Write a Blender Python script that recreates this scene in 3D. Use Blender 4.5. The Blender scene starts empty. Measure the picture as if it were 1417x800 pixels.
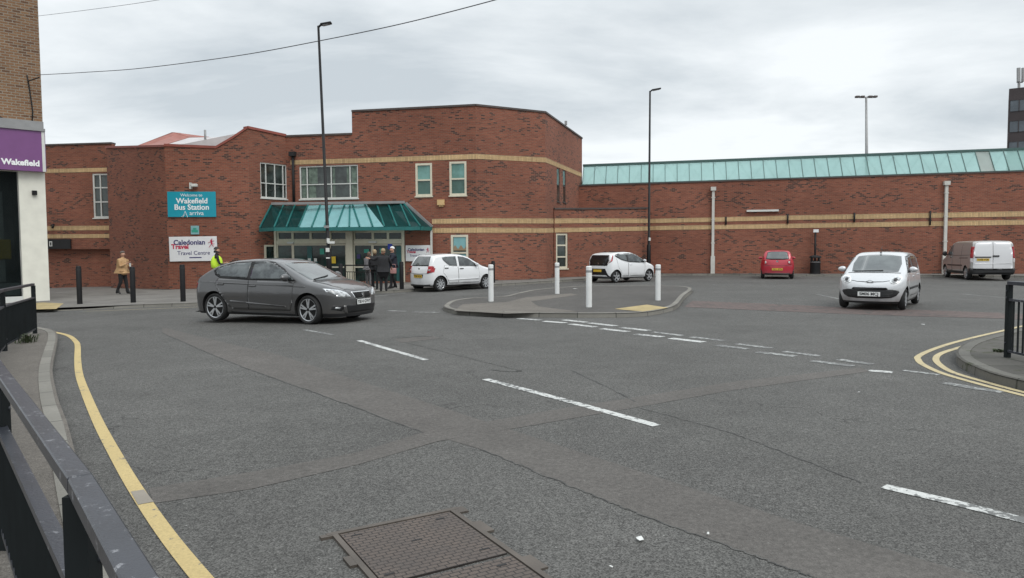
import bpy, bmesh, math, random
from mathutils import Vector, Matrix
from mathutils.bvhtree import BVHTree
random.seed(7)
D = bpy.data
SC = bpy.context.scene
COL = SC.collection

# ------------------------------------------------------------------ camera
F_PX, CX, CY = 1000.0, 708.5, 400.0
PITCH, ROLL, EYE = math.atan(54.4/1000), 0.006, 1.6
_F = Vector((0, math.cos(PITCH), -math.sin(PITCH)))
_R0 = Vector((1, 0, 0)); _U0 = Vector((0, math.sin(PITCH), math.cos(PITCH)))
_R = (_R0*math.cos(ROLL) - _U0*math.sin(ROLL)).normalized()
_U = (_U0*math.cos(ROLL) + _R0*math.sin(ROLL)).normalized()
CAM = Vector((0, 0, EYE))
cam_d = D.cameras.new('camera'); cam = D.objects.new('camera', cam_d); COL.objects.link(cam)
cam_d.sensor_width = 36; cam_d.lens = 36*F_PX/1417; cam_d.clip_end = 5000; cam_d.clip_start = 0.05
m = Matrix((( _R.x, _U.x, -_F.x, 0), (_R.y, _U.y, -_F.y, 0), (_R.z, _U.z, -_F.z, EYE), (0, 0, 0, 1)))
cam.matrix_world = m
SC.camera = cam

# ------------------------------------------------------------------ world, sun, exposure
SUN_EL, SUN_AZ = math.radians(50), math.radians(148)   # azimuth from +Y towards +X
w = D.worlds.new("World"); SC.world = w; w.use_nodes = True
nt = w.node_tree; nt.nodes.clear()
def N(nt, typ, **kw):
    n = nt.nodes.new(typ)
    for k, v in kw.items(): setattr(n, k, v)
    return n
out = N(nt, 'ShaderNodeOutputWorld'); bg = N(nt, 'ShaderNodeBackground'); bg.inputs['Strength'].default_value = 0.1
sky = N(nt, 'ShaderNodeTexSky', sky_type='NISHITA'); sky.sun_disc = False
sky.sun_elevation = SUN_EL; sky.sun_rotation = SUN_AZ
tc = N(nt, 'ShaderNodeTexCoord'); sep = N(nt, 'ShaderNodeSeparateXYZ')
nt.links.new(tc.outputs['Generated'], sep.inputs[0])
mz = N(nt, 'ShaderNodeMath', operation='MAXIMUM'); mz.inputs[1].default_value = 0.0
nt.links.new(sep.outputs['Z'], mz.inputs[0])
az = N(nt, 'ShaderNodeMath', operation='ADD'); az.inputs[1].default_value = 0.16
nt.links.new(mz.outputs[0], az.inputs[0])
dx = N(nt, 'ShaderNodeMath', operation='DIVIDE'); dy = N(nt, 'ShaderNodeMath', operation='DIVIDE')
nt.links.new(sep.outputs['X'], dx.inputs[0]); nt.links.new(az.outputs[0], dx.inputs[1])
nt.links.new(sep.outputs['Y'], dy.inputs[0]); nt.links.new(az.outputs[0], dy.inputs[1])
cmb = N(nt, 'ShaderNodeCombineXYZ'); nt.links.new(dx.outputs[0], cmb.inputs[0]); nt.links.new(dy.outputs[0], cmb.inputs[1])
no = N(nt, 'ShaderNodeTexNoise'); no.inputs['Scale'].default_value = 0.85; no.inputs['Detail'].default_value = 9
no.inputs['Roughness'].default_value = 0.56; no.inputs['Distortion'].default_value = 0.25
mp = N(nt, 'ShaderNodeMapping'); mp.inputs['Location'].default_value = (3.4, 1.2, 0); mp.inputs['Scale'].default_value = (0.8, 1.15, 1)
nt.links.new(cmb.outputs[0], mp.inputs[0]); nt.links.new(mp.outputs[0], no.inputs['Vector'])
cr = N(nt, 'ShaderNodeValToRGB')
cr.color_ramp.elements[0].position = 0.35; cr.color_ramp.elements[0].color = (.56, .615, .655, 1)
cr.color_ramp.elements[1].position = 0.60; cr.color_ramp.elements[1].color = (.90, .94, .96, 1)
nt.links.new(no.outputs['Fac'], cr.inputs[0])
zz = N(nt, 'ShaderNodeMapRange'); zz.inputs[1].default_value = 0.3; zz.inputs[2].default_value = 1.0
zz.inputs[3].default_value = 11.0; zz.inputs[4].default_value = 23.0
nt.links.new(sep.outputs['Z'], zz.inputs[0])
vm = N(nt, 'ShaderNodeVectorMath', operation='SCALE'); nt.links.new(cr.outputs[0], vm.inputs[0]); nt.links.new(zz.outputs[0], vm.inputs['Scale'])
mx = N(nt, 'ShaderNodeMixRGB'); mx.inputs[0].default_value = 0.94
nt.links.new(sky.outputs[0], mx.inputs[1]); nt.links.new(vm.outputs[0], mx.inputs[2])
nt.links.new(mx.outputs[0], bg.inputs[0]); nt.links.new(bg.outputs[0], out.inputs[0])
sd = D.lights.new('sun', 'SUN'); sd.energy = 1.2; sd.angle = math.radians(28); sd.color = (1, .96, .9)
so = D.objects.new('sun', sd); COL.objects.link(so)
sv = Vector((math.sin(SUN_AZ)*math.cos(SUN_EL), math.cos(SUN_AZ)*math.cos(SUN_EL), math.sin(SUN_EL)))
so.rotation_euler = sv.to_track_quat('Z', 'Y').to_euler()
SC.view_settings.view_transform = 'Standard'; SC.view_settings.look = 'None'
SC.view_settings.exposure = 0.0; SC.view_settings.gamma = 1
SC.render.engine = 'CYCLES'

# ------------------------------------------------------------------ measuring helpers
def g(x):                                   # the ground falls gently towards the left
    return 0.0 if x >= 0 else -0.022*(math.sqrt(x*x+4)-2)
def ray(px, py): return _F + _R*((px-CX)/F_PX) + _U*((CY-py)/F_PX)
def P(px, py, Y):
    r = ray(px, py); return CAM + r*(Y/r.y)
def G(px, py, h=0.0):
    r = ray(px, py); z = h
    for _ in range(12):
        t = (z-EYE)/r.z; p = CAM + r*t; z = g(p.x)+h
    return Vector((p.x, p.y, z))

# ------------------------------------------------------------------ object helpers
def tag(o, label=None, cat=None, group=None, kind=None):
    if label: o['label'] = label
    if cat: o['category'] = cat
    if group: o['group'] = group
    if kind: o['kind'] = kind
    return o
def empty(name, loc, label, cat, group=None, rz=0):
    o = D.objects.new(name, None); COL.objects.link(o); o.location = loc; o.rotation_euler = (0, 0, rz)
    o.empty_display_size = .3
    return tag(o, label, cat, group)
def obj(name, bm, mat, parent=None, world=True, smooth=False, ang=None):
    me = D.meshes.new(name); bm.to_mesh(me); bm.free()
    mats = mat if isinstance(mat, (list, tuple)) else [mat]
    for q in mats: me.materials.append(q)
    if smooth:
        for p in me.polygons: p.use_smooth = True
        if ang: me.set_sharp_from_angle(angle=math.radians(ang))
    o = D.objects.new(name, me); COL.objects.link(o)
    if parent:
        o.parent = parent
        if world and parent.parent is None and parent.type == 'EMPTY': o.location = -parent.location
    return o
def copy_tree(o, parent=None):
    c = o.copy(); COL.objects.link(c); c.parent = parent
    for ch in list(o.children): copy_tree(ch, c)
    return c
def add_box(bm, c, s, rz=0, mat=0, M=None):
    hx, hy, hz = s[0]/2, s[1]/2, s[2]/2
    vs = []
    R = Matrix.Rotation(rz, 3, 'Z')
    for x in (-hx, hx):
        for y in (-hy, hy):
            for z in (-hz, hz):
                v = R @ Vector((x, y, z)) + Vector(c)
                if M is not None: v = M @ v
                vs.append(bm.verts.new(v))
    for f in ((0,1,3,2), (4,6,7,5), (0,4,5,1), (2,3,7,6), (0,2,6,4), (1,5,7,3)):
        fa = bm.faces.new([vs[i] for i in f]); fa.material_index = mat
    return vs
def add_bar(bm, a, b, wd, ht, mat=0):          # box bar between two points
    a = Vector(a); b = Vector(b); d = (b-a).normalized()
    up = Vector((0, 0, 1)) if abs(d.z) < .95 else Vector((0, 1, 0))
    s = d.cross(up).normalized(); u = s.cross(d).normalized()
    vs = []
    for p in (a, b):
        for i, j in ((-1,-1), (1,-1), (1,1), (-1,1)):
            vs.append(bm.verts.new(p + s*(i*wd/2) + u*(j*ht/2)))
    for f in ((0,1,2,3), (7,6,5,4), (0,4,5,1), (1,5,6,2), (2,6,7,3), (3,7,4,0)):
        fa = bm.faces.new([vs[i] for i in f]); fa.material_index = mat
def add_tube(bm, pts, r, n=10, mat=0, cap=True):
    pts = [Vector(p) for p in pts]; rings = []
    rr = r if isinstance(r, (list, tuple)) else [r]*len(pts)
    for i, p in enumerate(pts):
        d = (pts[min(i+1, len(pts)-1)]-pts[max(i-1, 0)]).normalized()
        up = Vector((0, 0, 1)) if abs(d.z) < .9 else Vector((1, 0, 0))
        s = d.cross(up).normalized(); u = s.cross(d)
        rings.append([bm.verts.new(p + (s*math.cos(2*math.pi*k/n)+u*math.sin(2*math.pi*k/n))*rr[i]) for k in range(n)])
    for i in range(len(rings)-1):
        for k in range(n):
            f = bm.faces.new([rings[i][k], rings[i][(k+1)%n], rings[i+1][(k+1)%n], rings[i+1][k]]); f.material_index = mat; f.smooth = True
    if cap:
        for rg in (rings[0][::-1], rings[-1]):
            f = bm.faces.new(rg); f.material_index = mat
def add_lathe(bm, prof, c=(0,0,0), axis='Z', n=20, mat=0):
    rings = []
    for r, z in prof:
        rg = []
        for k in range(n):
            a = 2*math.pi*k/n
            if axis == 'Z': v = Vector((r*math.cos(a), r*math.sin(a), z))
            else: v = Vector((r*math.cos(a), z, r*math.sin(a)))
            rg.append(bm.verts.new(v+Vector(c)))
        rings.append(rg)
    for i in range(len(rings)-1):
        for k in range(n):
            f = bm.faces.new([rings[i][k], rings[i][(k+1)%n], rings[i+1][(k+1)%n], rings[i+1][k]]); f.material_index = mat
    for rg in (rings[0], rings[-1]):
        try: f = bm.faces.new(rg); f.material_index = mat
        except Exception: pass
def bevel(bm, w=.01, seg=1):
    bmesh.ops.bevel(bm, geom=bm.edges[:], offset=w, segments=seg, affect='EDGES', profile=.5)
def fixn(bm): bmesh.ops.recalc_face_normals(bm, faces=bm.faces[:])

# ------------------------------------------------------------------ materials
def mat_new(name):
    m = D.materials.new(name); m.use_nodes = True
    nt = m.node_tree; b = nt.nodes['Principled BSDF']; return m, nt, b
def simple(name, col, rough=.6, metal=0, bump=0, bscale=60, var=.12, vscale=3, coat=0, spec=None, wear=None):
    """plain paint or plastic with a little broad variation, optional grain"""
    m, nt, b = mat_new(name)
    tc = N(nt, 'ShaderNodeTexCoord')
    n1 = N(nt, 'ShaderNodeTexNoise'); n1.inputs['Scale'].default_value = vscale; n1.inputs['Detail'].default_value = 6
    nt.links.new(tc.outputs['Object'], n1.inputs['Vector'])
    mr = N(nt, 'ShaderNodeMapRange'); mr.inputs[1].default_value = .3; mr.inputs[2].default_value = .7
    mr.inputs[3].default_value = 1-var; mr.inputs[4].default_value = 1+var
    nt.links.new(n1.outputs['Fac'], mr.inputs[0])
    vm = N(nt, 'ShaderNodeVectorMath', operation='SCALE'); vm.inputs[0].default_value = col[:3]
    nt.links.new(mr.outputs[0], vm.inputs['Scale'])
    src = vm.outputs[0]
    if wear:
        n2 = N(nt, 'ShaderNodeTexNoise'); n2.inputs['Scale'].default_value = wear[1]; n2.inputs['Detail'].default_value = 10; n2.inputs['Roughness'].default_value = .75
        nt.links.new(tc.outputs['Object'], n2.inputs['Vector'])
        r2 = N(nt, 'ShaderNodeMapRange'); r2.inputs[1].default_value = wear[2]; r2.inputs[2].default_value = wear[2]+.04
        nt.links.new(n2.outputs['Fac'], r2.inputs[0])
        mx = N(nt, 'ShaderNodeMixRGB'); mx.inputs[2].default_value = (*wear[0], 1)
        nt.links.new(r2.outputs[0], mx.inputs[0]); nt.links.new(src, mx.inputs[1]); src = mx.outputs[0]
    nt.links.new(src, b.inputs['Base Color'])
    b.inputs['Roughness'].default_value = rough; b.inputs['Metallic'].default_value = metal
    if coat: b.inputs['Coat Weight'].default_value = coat; b.inputs['Coat Roughness'].default_value = .04
    if spec is not None: b.inputs['Specular IOR Level'].default_value = spec
    if bump:
        n3 = N(nt, 'ShaderNodeTexNoise'); n3.inputs['Scale'].default_value = bscale; n3.inputs['Detail'].default_value = 4
        nt.links.new(tc.outputs['Object'], n3.inputs['Vector'])
        bp = N(nt, 'ShaderNodeBump'); bp.inputs['Strength'].default_value = bump; bp.inputs['Distance'].default_value = .01
        nt.links.new(n3.outputs['Fac'], bp.inputs['Height']); nt.links.new(bp.outputs[0], b.inputs['Normal'])
    return m
def mixc(nt, fac, a, b_):
    mx = N(nt, 'ShaderNodeMixRGB')
    for i, v in ((0, fac), (1, a), (2, b_)):
        if hasattr(v, 'links') or hasattr(v, 'is_linked'): nt.links.new(v, mx.inputs[i])
        else: mx.inputs[i].default_value = v if i == 0 else (*v[:3], 1)
    return mx.outputs[0]
def noise(nt, vec, scale, detail=5, rough=.5, sc=None):
    if sc:
        mp = N(nt, 'ShaderNodeMapping'); mp.inputs['Scale'].default_value = sc; nt.links.new(vec, mp.inputs[0]); vec = mp.outputs[0]
    n = N(nt, 'ShaderNodeTexNoise'); n.inputs['Scale'].default_value = scale; n.inputs['Detail'].default_value = detail
    n.inputs['Roughness'].default_value = rough; nt.links.new(vec, n.inputs['Vector']); return n.outputs['Fac']
def mrange(nt, v, a, b_, c=0, d=1):
    r = N(nt, 'ShaderNodeMapRange'); nt.links.new(v, r.inputs[0])
    for i, q in enumerate((a, b_, c, d)): r.inputs[i+1].default_value = q
    return r.outputs[0]
def mth(nt, op, a, b_):
    r = N(nt, 'ShaderNodeMath', operation=op)
    for i, v in enumerate((a, b_)):
        if isinstance(v, (int, float)): r.inputs[i].default_value = v
        else: nt.links.new(v, r.inputs[i])
    return r.outputs[0]

def brick_mat(name, c1, c2, dark, mortar, bw=.225, bh=.075, darkamt=.5, stack=False, mort=.011, zscale=1.0):
    m, nt, b = mat_new(name)
    uv = N(nt, 'ShaderNodeUVMap'); V = uv.outputs[0]
    def br(ca, cb, cm):
        t = N(nt, 'ShaderNodeTexBrick'); t.offset = 0 if stack else .5
        t.inputs['Scale'].default_value = 1; t.inputs['Mortar Size'].default_value = mort; t.inputs['Mortar Smooth'].default_value = .1
        t.inputs['Brick Width'].default_value = bw; t.inputs['Row Height'].default_value = bh; t.inputs['Bias'].default_value = 0
        t.inputs['Color1'].default_value = (*ca, 1); t.inputs['Color2'].default_value = (*cb, 1); t.inputs['Mortar'].default_value = (*cm, 1)
        nt.links.new(V, t.inputs['Vector']); return t
    t1 = br(c1, c2, mortar)
    t2 = br((0,0,0), (1,1,1), (0,0,0))
    r = N(nt, 'ShaderNodeRGBToBW'); nt.links.new(t2.outputs['Color'], r.inputs[0])
    big = noise(nt, V, .55, 5, .6, (1, 2.2, 1))
    tone = noise(nt, V, .16, 3, .5)
    thr = mrange(nt, big, .44, .68, 1.03, 1.03-darkamt)
    streak = noise(nt, V, 1.6, 6, .7, (1, 9, 1))
    isd = mth(nt, 'MULTIPLY', mrange(nt, mth(nt, 'SUBTRACT', r.outputs[0], thr), -.03, .03), mrange(nt, streak, .35, .55, .5, 1))
    col = mixc(nt, isd, t1.outputs['Color'], dark)
    col = mixc(nt, t1.outputs['Fac'], col, mortar)
    vm = N(nt, 'ShaderNodeVectorMath', operation='SCALE'); nt.links.new(col, vm.inputs[0])
    fine = noise(nt, V, 30, 3)
    nt.links.new(mth(nt, 'MULTIPLY', mth(nt, 'MULTIPLY', mrange(nt, tone, .3, .7, .78, 1.2), mrange(nt, streak, .3, .7, .80, 1.2)), mrange(nt, fine, .3, .7, .85, 1.15)), vm.inputs['Scale'])
    nt.links.new(vm.outputs[0], b.inputs['Base Color']); b.inputs['Roughness'].default_value = .85; b.inputs['Specular IOR Level'].default_value = .25
    bp = N(nt, 'ShaderNodeBump'); bp.inputs['Strength'].default_value = .5; bp.inputs['Distance'].default_value = .006
    nt.links.new(mth(nt, 'ADD', mth(nt, 'MULTIPLY', t1.outputs['Fac'], -1.0), fine), bp.inputs['Height']); nt.links.new(bp.outputs[0], b.inputs['Normal'])
    return m

def asphalt(name, base, contrast=.5, flecks=.5, tint=(1, 1, 1), cell=150, cracks=False):
    m, nt, b = mat_new(name)
    tc = N(nt, 'ShaderNodeTexCoord'); V = tc.outputs['Object']
    vo = N(nt, 'ShaderNodeTexVoronoi'); vo.inputs['Scale'].default_value = cell; nt.links.new(V, vo.inputs['Vector'])
    bwn = N(nt, 'ShaderNodeRGBToBW'); nt.links.new(vo.outputs['Color'], bwn.inputs[0])
    med = noise(nt, V, 25, 5, .7); large = noise(nt, V, .35, 6, .6); mid = noise(nt, V, 2.2, 5, .65)
    pits = mrange(nt, noise(nt, V, 70, 3, .6), .34, .44, 1-contrast*.95, 1)
    rough_zone = mrange(nt, noise(nt, V, .22, 5, .6), .38, .62, .35, 1)
    f = mrange(nt, bwn.outputs[0], .2, .8, 1-contrast, 1+contrast)
    f = mth(nt, 'MULTIPLY', f, mrange(nt, med, .3, .7, .72, 1.28))
    pm = N(nt, 'ShaderNodeMixRGB'); pm.inputs[1].default_value = (1, 1, 1, 1); nt.links.new(rough_zone, pm.inputs[0]); nt.links.new(pits, pm.inputs[2])
    f = mth(nt, 'MULTIPLY', f, pm.outputs[0])
    f = mth(nt, 'MULTIPLY', f, mrange(nt, large, .3, .7, .84, 1.16))
    f = mth(nt, 'MULTIPLY', f, mrange(nt, mid, .3, .7, .9, 1.1))
    if cracks:
        cv = N(nt, 'ShaderNodeTexVoronoi'); cv.feature = 'DISTANCE_TO_EDGE'; cv.inputs['Scale'].default_value = .22
        dm = N(nt, 'ShaderNodeVectorMath', operation='ADD'); nt.links.new(V, dm.inputs[0])
        nn = N(nt, 'ShaderNodeTexNoise'); nn.inputs['Scale'].default_value = 1.3; nn.inputs['Detail'].default_value = 8; nt.links.new(V, nn.inputs['Vector'])
        sc_ = N(nt, 'ShaderNodeVectorMath', operation='SCALE'); sc_.inputs['Scale'].default_value = 1.5; nt.links.new(nn.outputs['Color'], sc_.inputs[0]); nt.links.new(sc_.outputs[0], dm.inputs[1])
        nt.links.new(dm.outputs[0], cv.inputs['Vector'])
        ck = mrange(nt, cv.outputs['Distance'], .0, .004, 1, 0)
        ck = mth(nt, 'MULTIPLY', ck, mrange(nt, noise(nt, V, .5, 3), .5, .6))
        f = mth(nt, 'MULTIPLY', f, mrange(nt, ck, 0, 1, 1, .5))
    vm = N(nt, 'ShaderNodeVectorMath', operation='SCALE'); vm.inputs[0].default_value = tuple(base*t for t in tint)
    nt.links.new(f, vm.inputs['Scale'])
    v2 = N(nt, 'ShaderNodeTexVoronoi'); v2.inputs['Scale'].default_value = 26; nt.links.new(V, v2.inputs['Vector'])
    b2 = N(nt, 'ShaderNodeRGBToBW'); nt.links.new(v2.outputs['Color'], b2.inputs[0])
    fl = mth(nt, 'MULTIPLY', mrange(nt, v2.outputs['Distance'], .12, .16, 1, 0), mrange(nt, b2.outputs[0], .86, .88))
    col = mixc(nt, mth(nt, 'MULTIPLY', fl, flecks), vm.outputs[0], (.38, .38, .36))
    nt.links.new(col, b.inputs['Base Color']); b.inputs['Roughness'].default_value = .82; b.inputs['Specular IOR Level'].default_value = .3
    bp = N(nt, 'ShaderNodeBump'); bp.inputs['Strength'].default_value = .7; bp.inputs['Distance'].default_value = .006
    nt.links.new(mth(nt, 'ADD', vo.outputs['Distance'], med), bp.inputs['Height']); nt.links.new(bp.outputs[0], b.inputs['Normal'])
    return m
def road_paint(name, col, thr=.56, scale=14):
    """worn thermoplastic: holes show the dark asphalt beneath"""
    m, nt, b = mat_new(name)
    tc = N(nt, 'ShaderNodeTexCoord'); V = tc.outputs['Object']
    n1 = noise(nt, V, scale, 9, .72); n2 = noise(nt, V, 1.1, 4)
    n3 = noise(nt, V, 60, 4, .6)
    w_ = mrange(nt, mth(nt, 'ADD', n1, mth(nt, 'MULTIPLY', n2, .35)), thr+.15, thr+.20)
    c = mixc(nt, mrange(nt, n3, .3, .7), tuple(q*.72 for q in col), col)
    c = mixc(nt, mrange(nt, n2, .35, .7, 0, .35), c, tuple(q*.6 for q in col))
    c = mixc(nt, w_, c, (.125, .127, .124))
    nt.links.new(c, b.inputs['Base Color']); b.inputs['Roughness'].default_value = .75
    bp = N(nt, 'ShaderNodeBump'); bp.inputs['Strength'].default_value = .4; bp.inputs['Distance'].default_value = .004
    nt.links.new(n3, bp.inputs['Height']); nt.links.new(bp.outputs[0], b.inputs['Normal'])
    return m
def concrete(name, col, jw=None, jh=None, mort=.012, jcol=(.1,.1,.09), moss=0):
    m, nt, b = mat_new(name)
    tc = N(nt, 'ShaderNodeTexCoord'); uv = N(nt, 'ShaderNodeUVMap'); V = tc.outputs['Object']
    n1 = noise(nt, V, 1.1, 8, .65); n2 = noise(nt, V, 40, 5, .7)
    c = mixc(nt, mrange(nt, n1, .3, .7), tuple(q*.72 for q in col), tuple(q*1.2 for q in col))
    c = mixc(nt, mrange(nt, n2, .3, .7), c, tuple(q*.8 for q in col))
    if jw:
        t = N(nt, 'ShaderNodeTexBrick'); t.inputs['Scale'].default_value = 1; t.inputs['Mortar Size'].default_value = mort
        t.inputs['Brick Width'].default_value = jw; t.inputs['Row Height'].default_value = jh
        t.inputs['Color1'].default_value = (.85,.85,.85,1); t.inputs['Color2'].default_value = (1.1,1.1,1.1,1)
        nt.links.new(uv.outputs[0], t.inputs['Vector'])
        mm = N(nt, 'ShaderNodeMixRGB', blend_type='MULTIPLY'); mm.inputs[0].default_value = 1
        nt.links.new(c, mm.inputs[1]); nt.links.new(t.outputs['Color'], mm.inputs[2])
        c = mixc(nt, t.outputs['Fac'], mm.outputs[0], jcol)
    if moss:
        c = mixc(nt, mrange(nt, noise(nt, V, 3, 8, .7), .62-moss, .68-moss, 0, .8), c, (.05, .055, .03))
    nt.links.new(c, b.inputs['Base Color']); b.inputs['Roughness'].default_value = .88; b.inputs['Specular IOR Level'].default_value = .25
    bp = N(nt, 'ShaderNodeBump'); bp.inputs['Strength'].default_value = .3; bp.inputs['Distance'].default_value = .005
    nt.links.new(n2, bp.inputs['Height']); nt.links.new(bp.outputs[0], b.inputs['Normal'])
    return m
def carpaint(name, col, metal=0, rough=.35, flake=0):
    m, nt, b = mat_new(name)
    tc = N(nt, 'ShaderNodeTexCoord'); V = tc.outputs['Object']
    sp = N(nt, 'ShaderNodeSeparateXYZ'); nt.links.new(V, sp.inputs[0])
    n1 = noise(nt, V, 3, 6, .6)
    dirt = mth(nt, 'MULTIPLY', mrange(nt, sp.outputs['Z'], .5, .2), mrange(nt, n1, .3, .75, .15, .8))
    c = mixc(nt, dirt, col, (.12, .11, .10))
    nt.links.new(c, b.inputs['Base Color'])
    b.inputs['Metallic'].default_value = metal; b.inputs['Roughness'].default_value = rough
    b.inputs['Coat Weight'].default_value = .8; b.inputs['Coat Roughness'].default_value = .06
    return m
def glassy(name, col, rough=.06, spec=.6, blotch=(.03, .035, .035), bs=1.2):
    """glass seen with dim things behind it"""
    m, nt, b = mat_new(name)
    tc = N(nt, 'ShaderNodeTexCoord'); n1 = noise(nt, tc.outputs['Object'], bs, 4, .6)
    c = mixc(nt, mrange(nt, n1, .42, .58), col, blotch)
    nt.links.new(c, b.inputs['Base Color']); b.inputs['Roughness'].default_value = rough; b.inputs['Specular IOR Level'].default_value = spec
    return m
def tinted(name, col, alpha, rough=.1):
    m, nt, b = mat_new(name)
    b.inputs['Base Color'].default_value = (*col, 1); b.inputs['Roughness'].default_value = rough
    tcx = N(nt, 'ShaderNodeTexCoord'); nz = noise(nt, tcx.outputs['Object'], .9, 6, .7, (1, 1, .35))
    nt.links.new(mixc(nt, mrange(nt, nz, .35, .7), col, tuple(q*.62 for q in col)), b.inputs['Base Color'])
    tr = N(nt, 'ShaderNodeBsdfTransparent'); tr.inputs[0].default_value = (*[min(1, .35+q*.9) for q in col], 1)
    tl = N(nt, 'ShaderNodeBsdfTranslucent'); tl.inputs[0].default_value = (*col, 1)
    m1 = N(nt, 'ShaderNodeMixShader'); m1.inputs[0].default_value = .6
    nt.links.new(b.outputs[0], m1.inputs[1]); nt.links.new(tl.outputs[0], m1.inputs[2])
    m2 = N(nt, 'ShaderNodeMixShader'); m2.inputs[0].default_value = alpha
    nt.links.new(tr.outputs[0], m2.inputs[1]); nt.links.new(m1.outputs[0], m2.inputs[2])
    nt.links.new(m2.outputs[0], nt.nodes['Material Output'].inputs[0])
    return m

M = {}
M['brick'] = brick_mat('red_brick', (.275, .096, .060), (.195, .066, .045), (.055, .034, .032), (.21, .125, .09), darkamt=.52)
M['brickdark'] = M['brick']
M['buff'] = brick_mat('buff_soldier_brick', (.60, .42, .225), (.50, .335, .17), (.42, .28, .15), (.30, .22, .14), bw=.075, bh=.235, darkamt=.2, stack=True)
M['shopbrick'] = brick_mat('brown_shop_brick', (.27, .155, .085), (.20, .105, .058), (.14, .075, .045), (.29, .25, .20), bw=.27, bh=.098, darkamt=.5, mort=.014)
M['road'] = asphalt('road_asphalt', .091, .48, .6, (1.05, 1.03, .97), 125, True)
M['patch'] = asphalt('trench_asphalt', .101, .15, .4, (1.09, 1.015, .94), 170)
M['tarseal'] = simple('old_tar_seam', (.052, .052, .050), .85, var=.4, vscale=12, wear=((.088, .087, .082), 5, .50))
M['island'] = asphalt('island_asphalt', .082, .2, .2, (1.08, 1.02, .95), 170)
M['footway'] = asphalt('footway_asphalt', .13, .2, .3, (1.1, 1.0, .88), 150)
M['white_line'] = road_paint('white_road_paint', (.60, .61, .59), .53)
M['white_faint'] = road_paint('faded_white_paint', (.42, .43, .415), .46)
M['yellow_line'] = road_paint('yellow_road_paint', (.57, .44, .20), .63, 12)
M['yellow_pale'] = road_paint('pale_yellow_road_paint', (.55, .46, .27), .62, 10)
M['kerb'] = concrete('kerb_concrete', (.235, .225, .20), .91, 5, .012, (.08, .08, .07))
M['kerb_dark'] = concrete('weathered_kerb_concrete', (.15, .145, .13), .91, 5, .012, (.06, .06, .05), .05)
M['flags'] = concrete('pavement_flags', (.20, .19, .175), .9, .6, .010, (.10, .095, .085))
M['mosspave'] = concrete('mossy_pavement', (.105, .10, .09), .6, .6, .01, (.05, .05, .04), .06)
M['tactile'] = concrete('buff_tactile', (.44, .35, .18), .4, .4, .008, (.2, .16, .1))
M['pavers'] = brick_mat('red_block_paving', (.155, .115, .105), (.12, .09, .085), (.09, .08, .075), (.09, .085, .08), bw=.2, bh=.1, darkamt=.4)
M['coping'] = simple('dark_coping', (.075, .06, .055), .7, var=.2)
M['redcoping'] = simple('red_roof_edging', (.27, .075, .055), .6, var=.15)
M['roofgrey'] = simple('pale_roof_sheet', (.48, .46, .46), .6, var=.08)
M['flatroof'] = simple('flat_roof_felt', (.12, .12, .12), .9, var=.2)
M['cream'] = simple('cream_frame_paint', (.62, .58, .46), .5, var=.08)
M['whiteframe'] = simple('white_frame_paint', (.62, .63, .60), .5, var=.06)
M['glass'] = glassy('window_glass', (.018, .024, .022), .05, .7, (.05, .065, .06), 1.4)
M['glassblind'] = glassy('window_glass_with_teal_blind', (.16, .33, .30), .08, .6, (.10, .22, .19), 1.0)
M['glassdark'] = glassy('entrance_glass', (.008, .015, .013), .04, .45, (.02, .045, .04), 1.8)
M['teal'] = simple('teal_frame_paint', (.012, .13, .125), .4, var=.12)
M['tealdark'] = simple('dark_teal_panel', (.012, .09, .09), .4, var=.2)
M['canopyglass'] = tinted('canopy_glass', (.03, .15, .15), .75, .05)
M['canopypale'] = simple('pale_teal_and_painted_reflection', (.20, .40, .415), .25, var=.06)  # plain teal on posters and notice; painted sky reflection on canopy panes
M['roofglass'] = tinted('teal_roof_glazing', (.58, .86, .81), .55, .2)
M['roofglasspale'] = tinted('pale_roof_panel', (.60, .62, .58), .8, .2)
M['roofbar'] = simple('dark_green_glazing_bar', (.055, .11, .10), .5, var=.1)
M['black'] = simple('black_paint', (.011, .011, .012), .5, var=.2, spec=.25)
M['railside'] = simple('black_rail_paint', (.010, .013, .014), .6, var=.25, spec=.2, wear=((.20, .20, .2), 30, .70))
M['blackrail'] = simple('worn_black_rail_paint', (.032, .035, .044), .36, var=.25, bump=.15, bscale=90, wear=((.20, .205, .22), 22, .59))
M['blackmatt'] = simple('matt_black', (.015, .015, .016), .8, var=.2)
M['white'] = simple('white_bollard_paint', (.72, .73, .72), .5, var=.06, wear=((.33, .32, .29), 7, .61))
M['pipe'] = simple('pale_downpipe', (.55, .54, .50), .5, var=.08)
M['purple'] = simple('purple_fascia', (.185, .070, .205), .35, var=.05)
M['render'] = simple('cream_render', (.72, .71, .63), .8, var=.06, bump=.1)
M['signblue'] = simple('turquoise_sign_face', (.004, .30, .40), .35, var=.03)
M['signwhite'] = simple('white_sign_face', (.72, .73, .74), .4, var=.03)
M['letwhite'] = simple('white_lettering', (.85, .86, .86), .5, var=.01)
M['letnavy'] = simple('navy_lettering', (.035, .03, .14), .5, var=.02)
M['letred'] = simple('crimson_lettering', (.50, .03, .08), .5, var=.02)
M['letblack'] = simple('black_lettering', (.02, .02, .02), .5, var=.02)
M['tower'] = simple('dark_tower_cladding', (.045, .035, .036), .7, var=.2, vscale=.3)
M['towerglass'] = glassy('tower_glass', (.07, .085, .10), .1, .6, (.10, .12, .14), .3)
M['grey'] = simple('grey_metal', (.28, .28, .28), .45, .3, var=.1)
M['iron'] = None
M['wire'] = simple('overhead_cable', (.05, .05, .055), .7)
M['yellow'] = simple('yellow_notice', (.75, .52, .03), .5, var=.05)
M['green'] = simple('green_notice', (.03, .30, .22), .5, var=.05)
M['bluep'] = simple('blue_notice', (.03, .06, .42), .5, var=.05)
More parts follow.
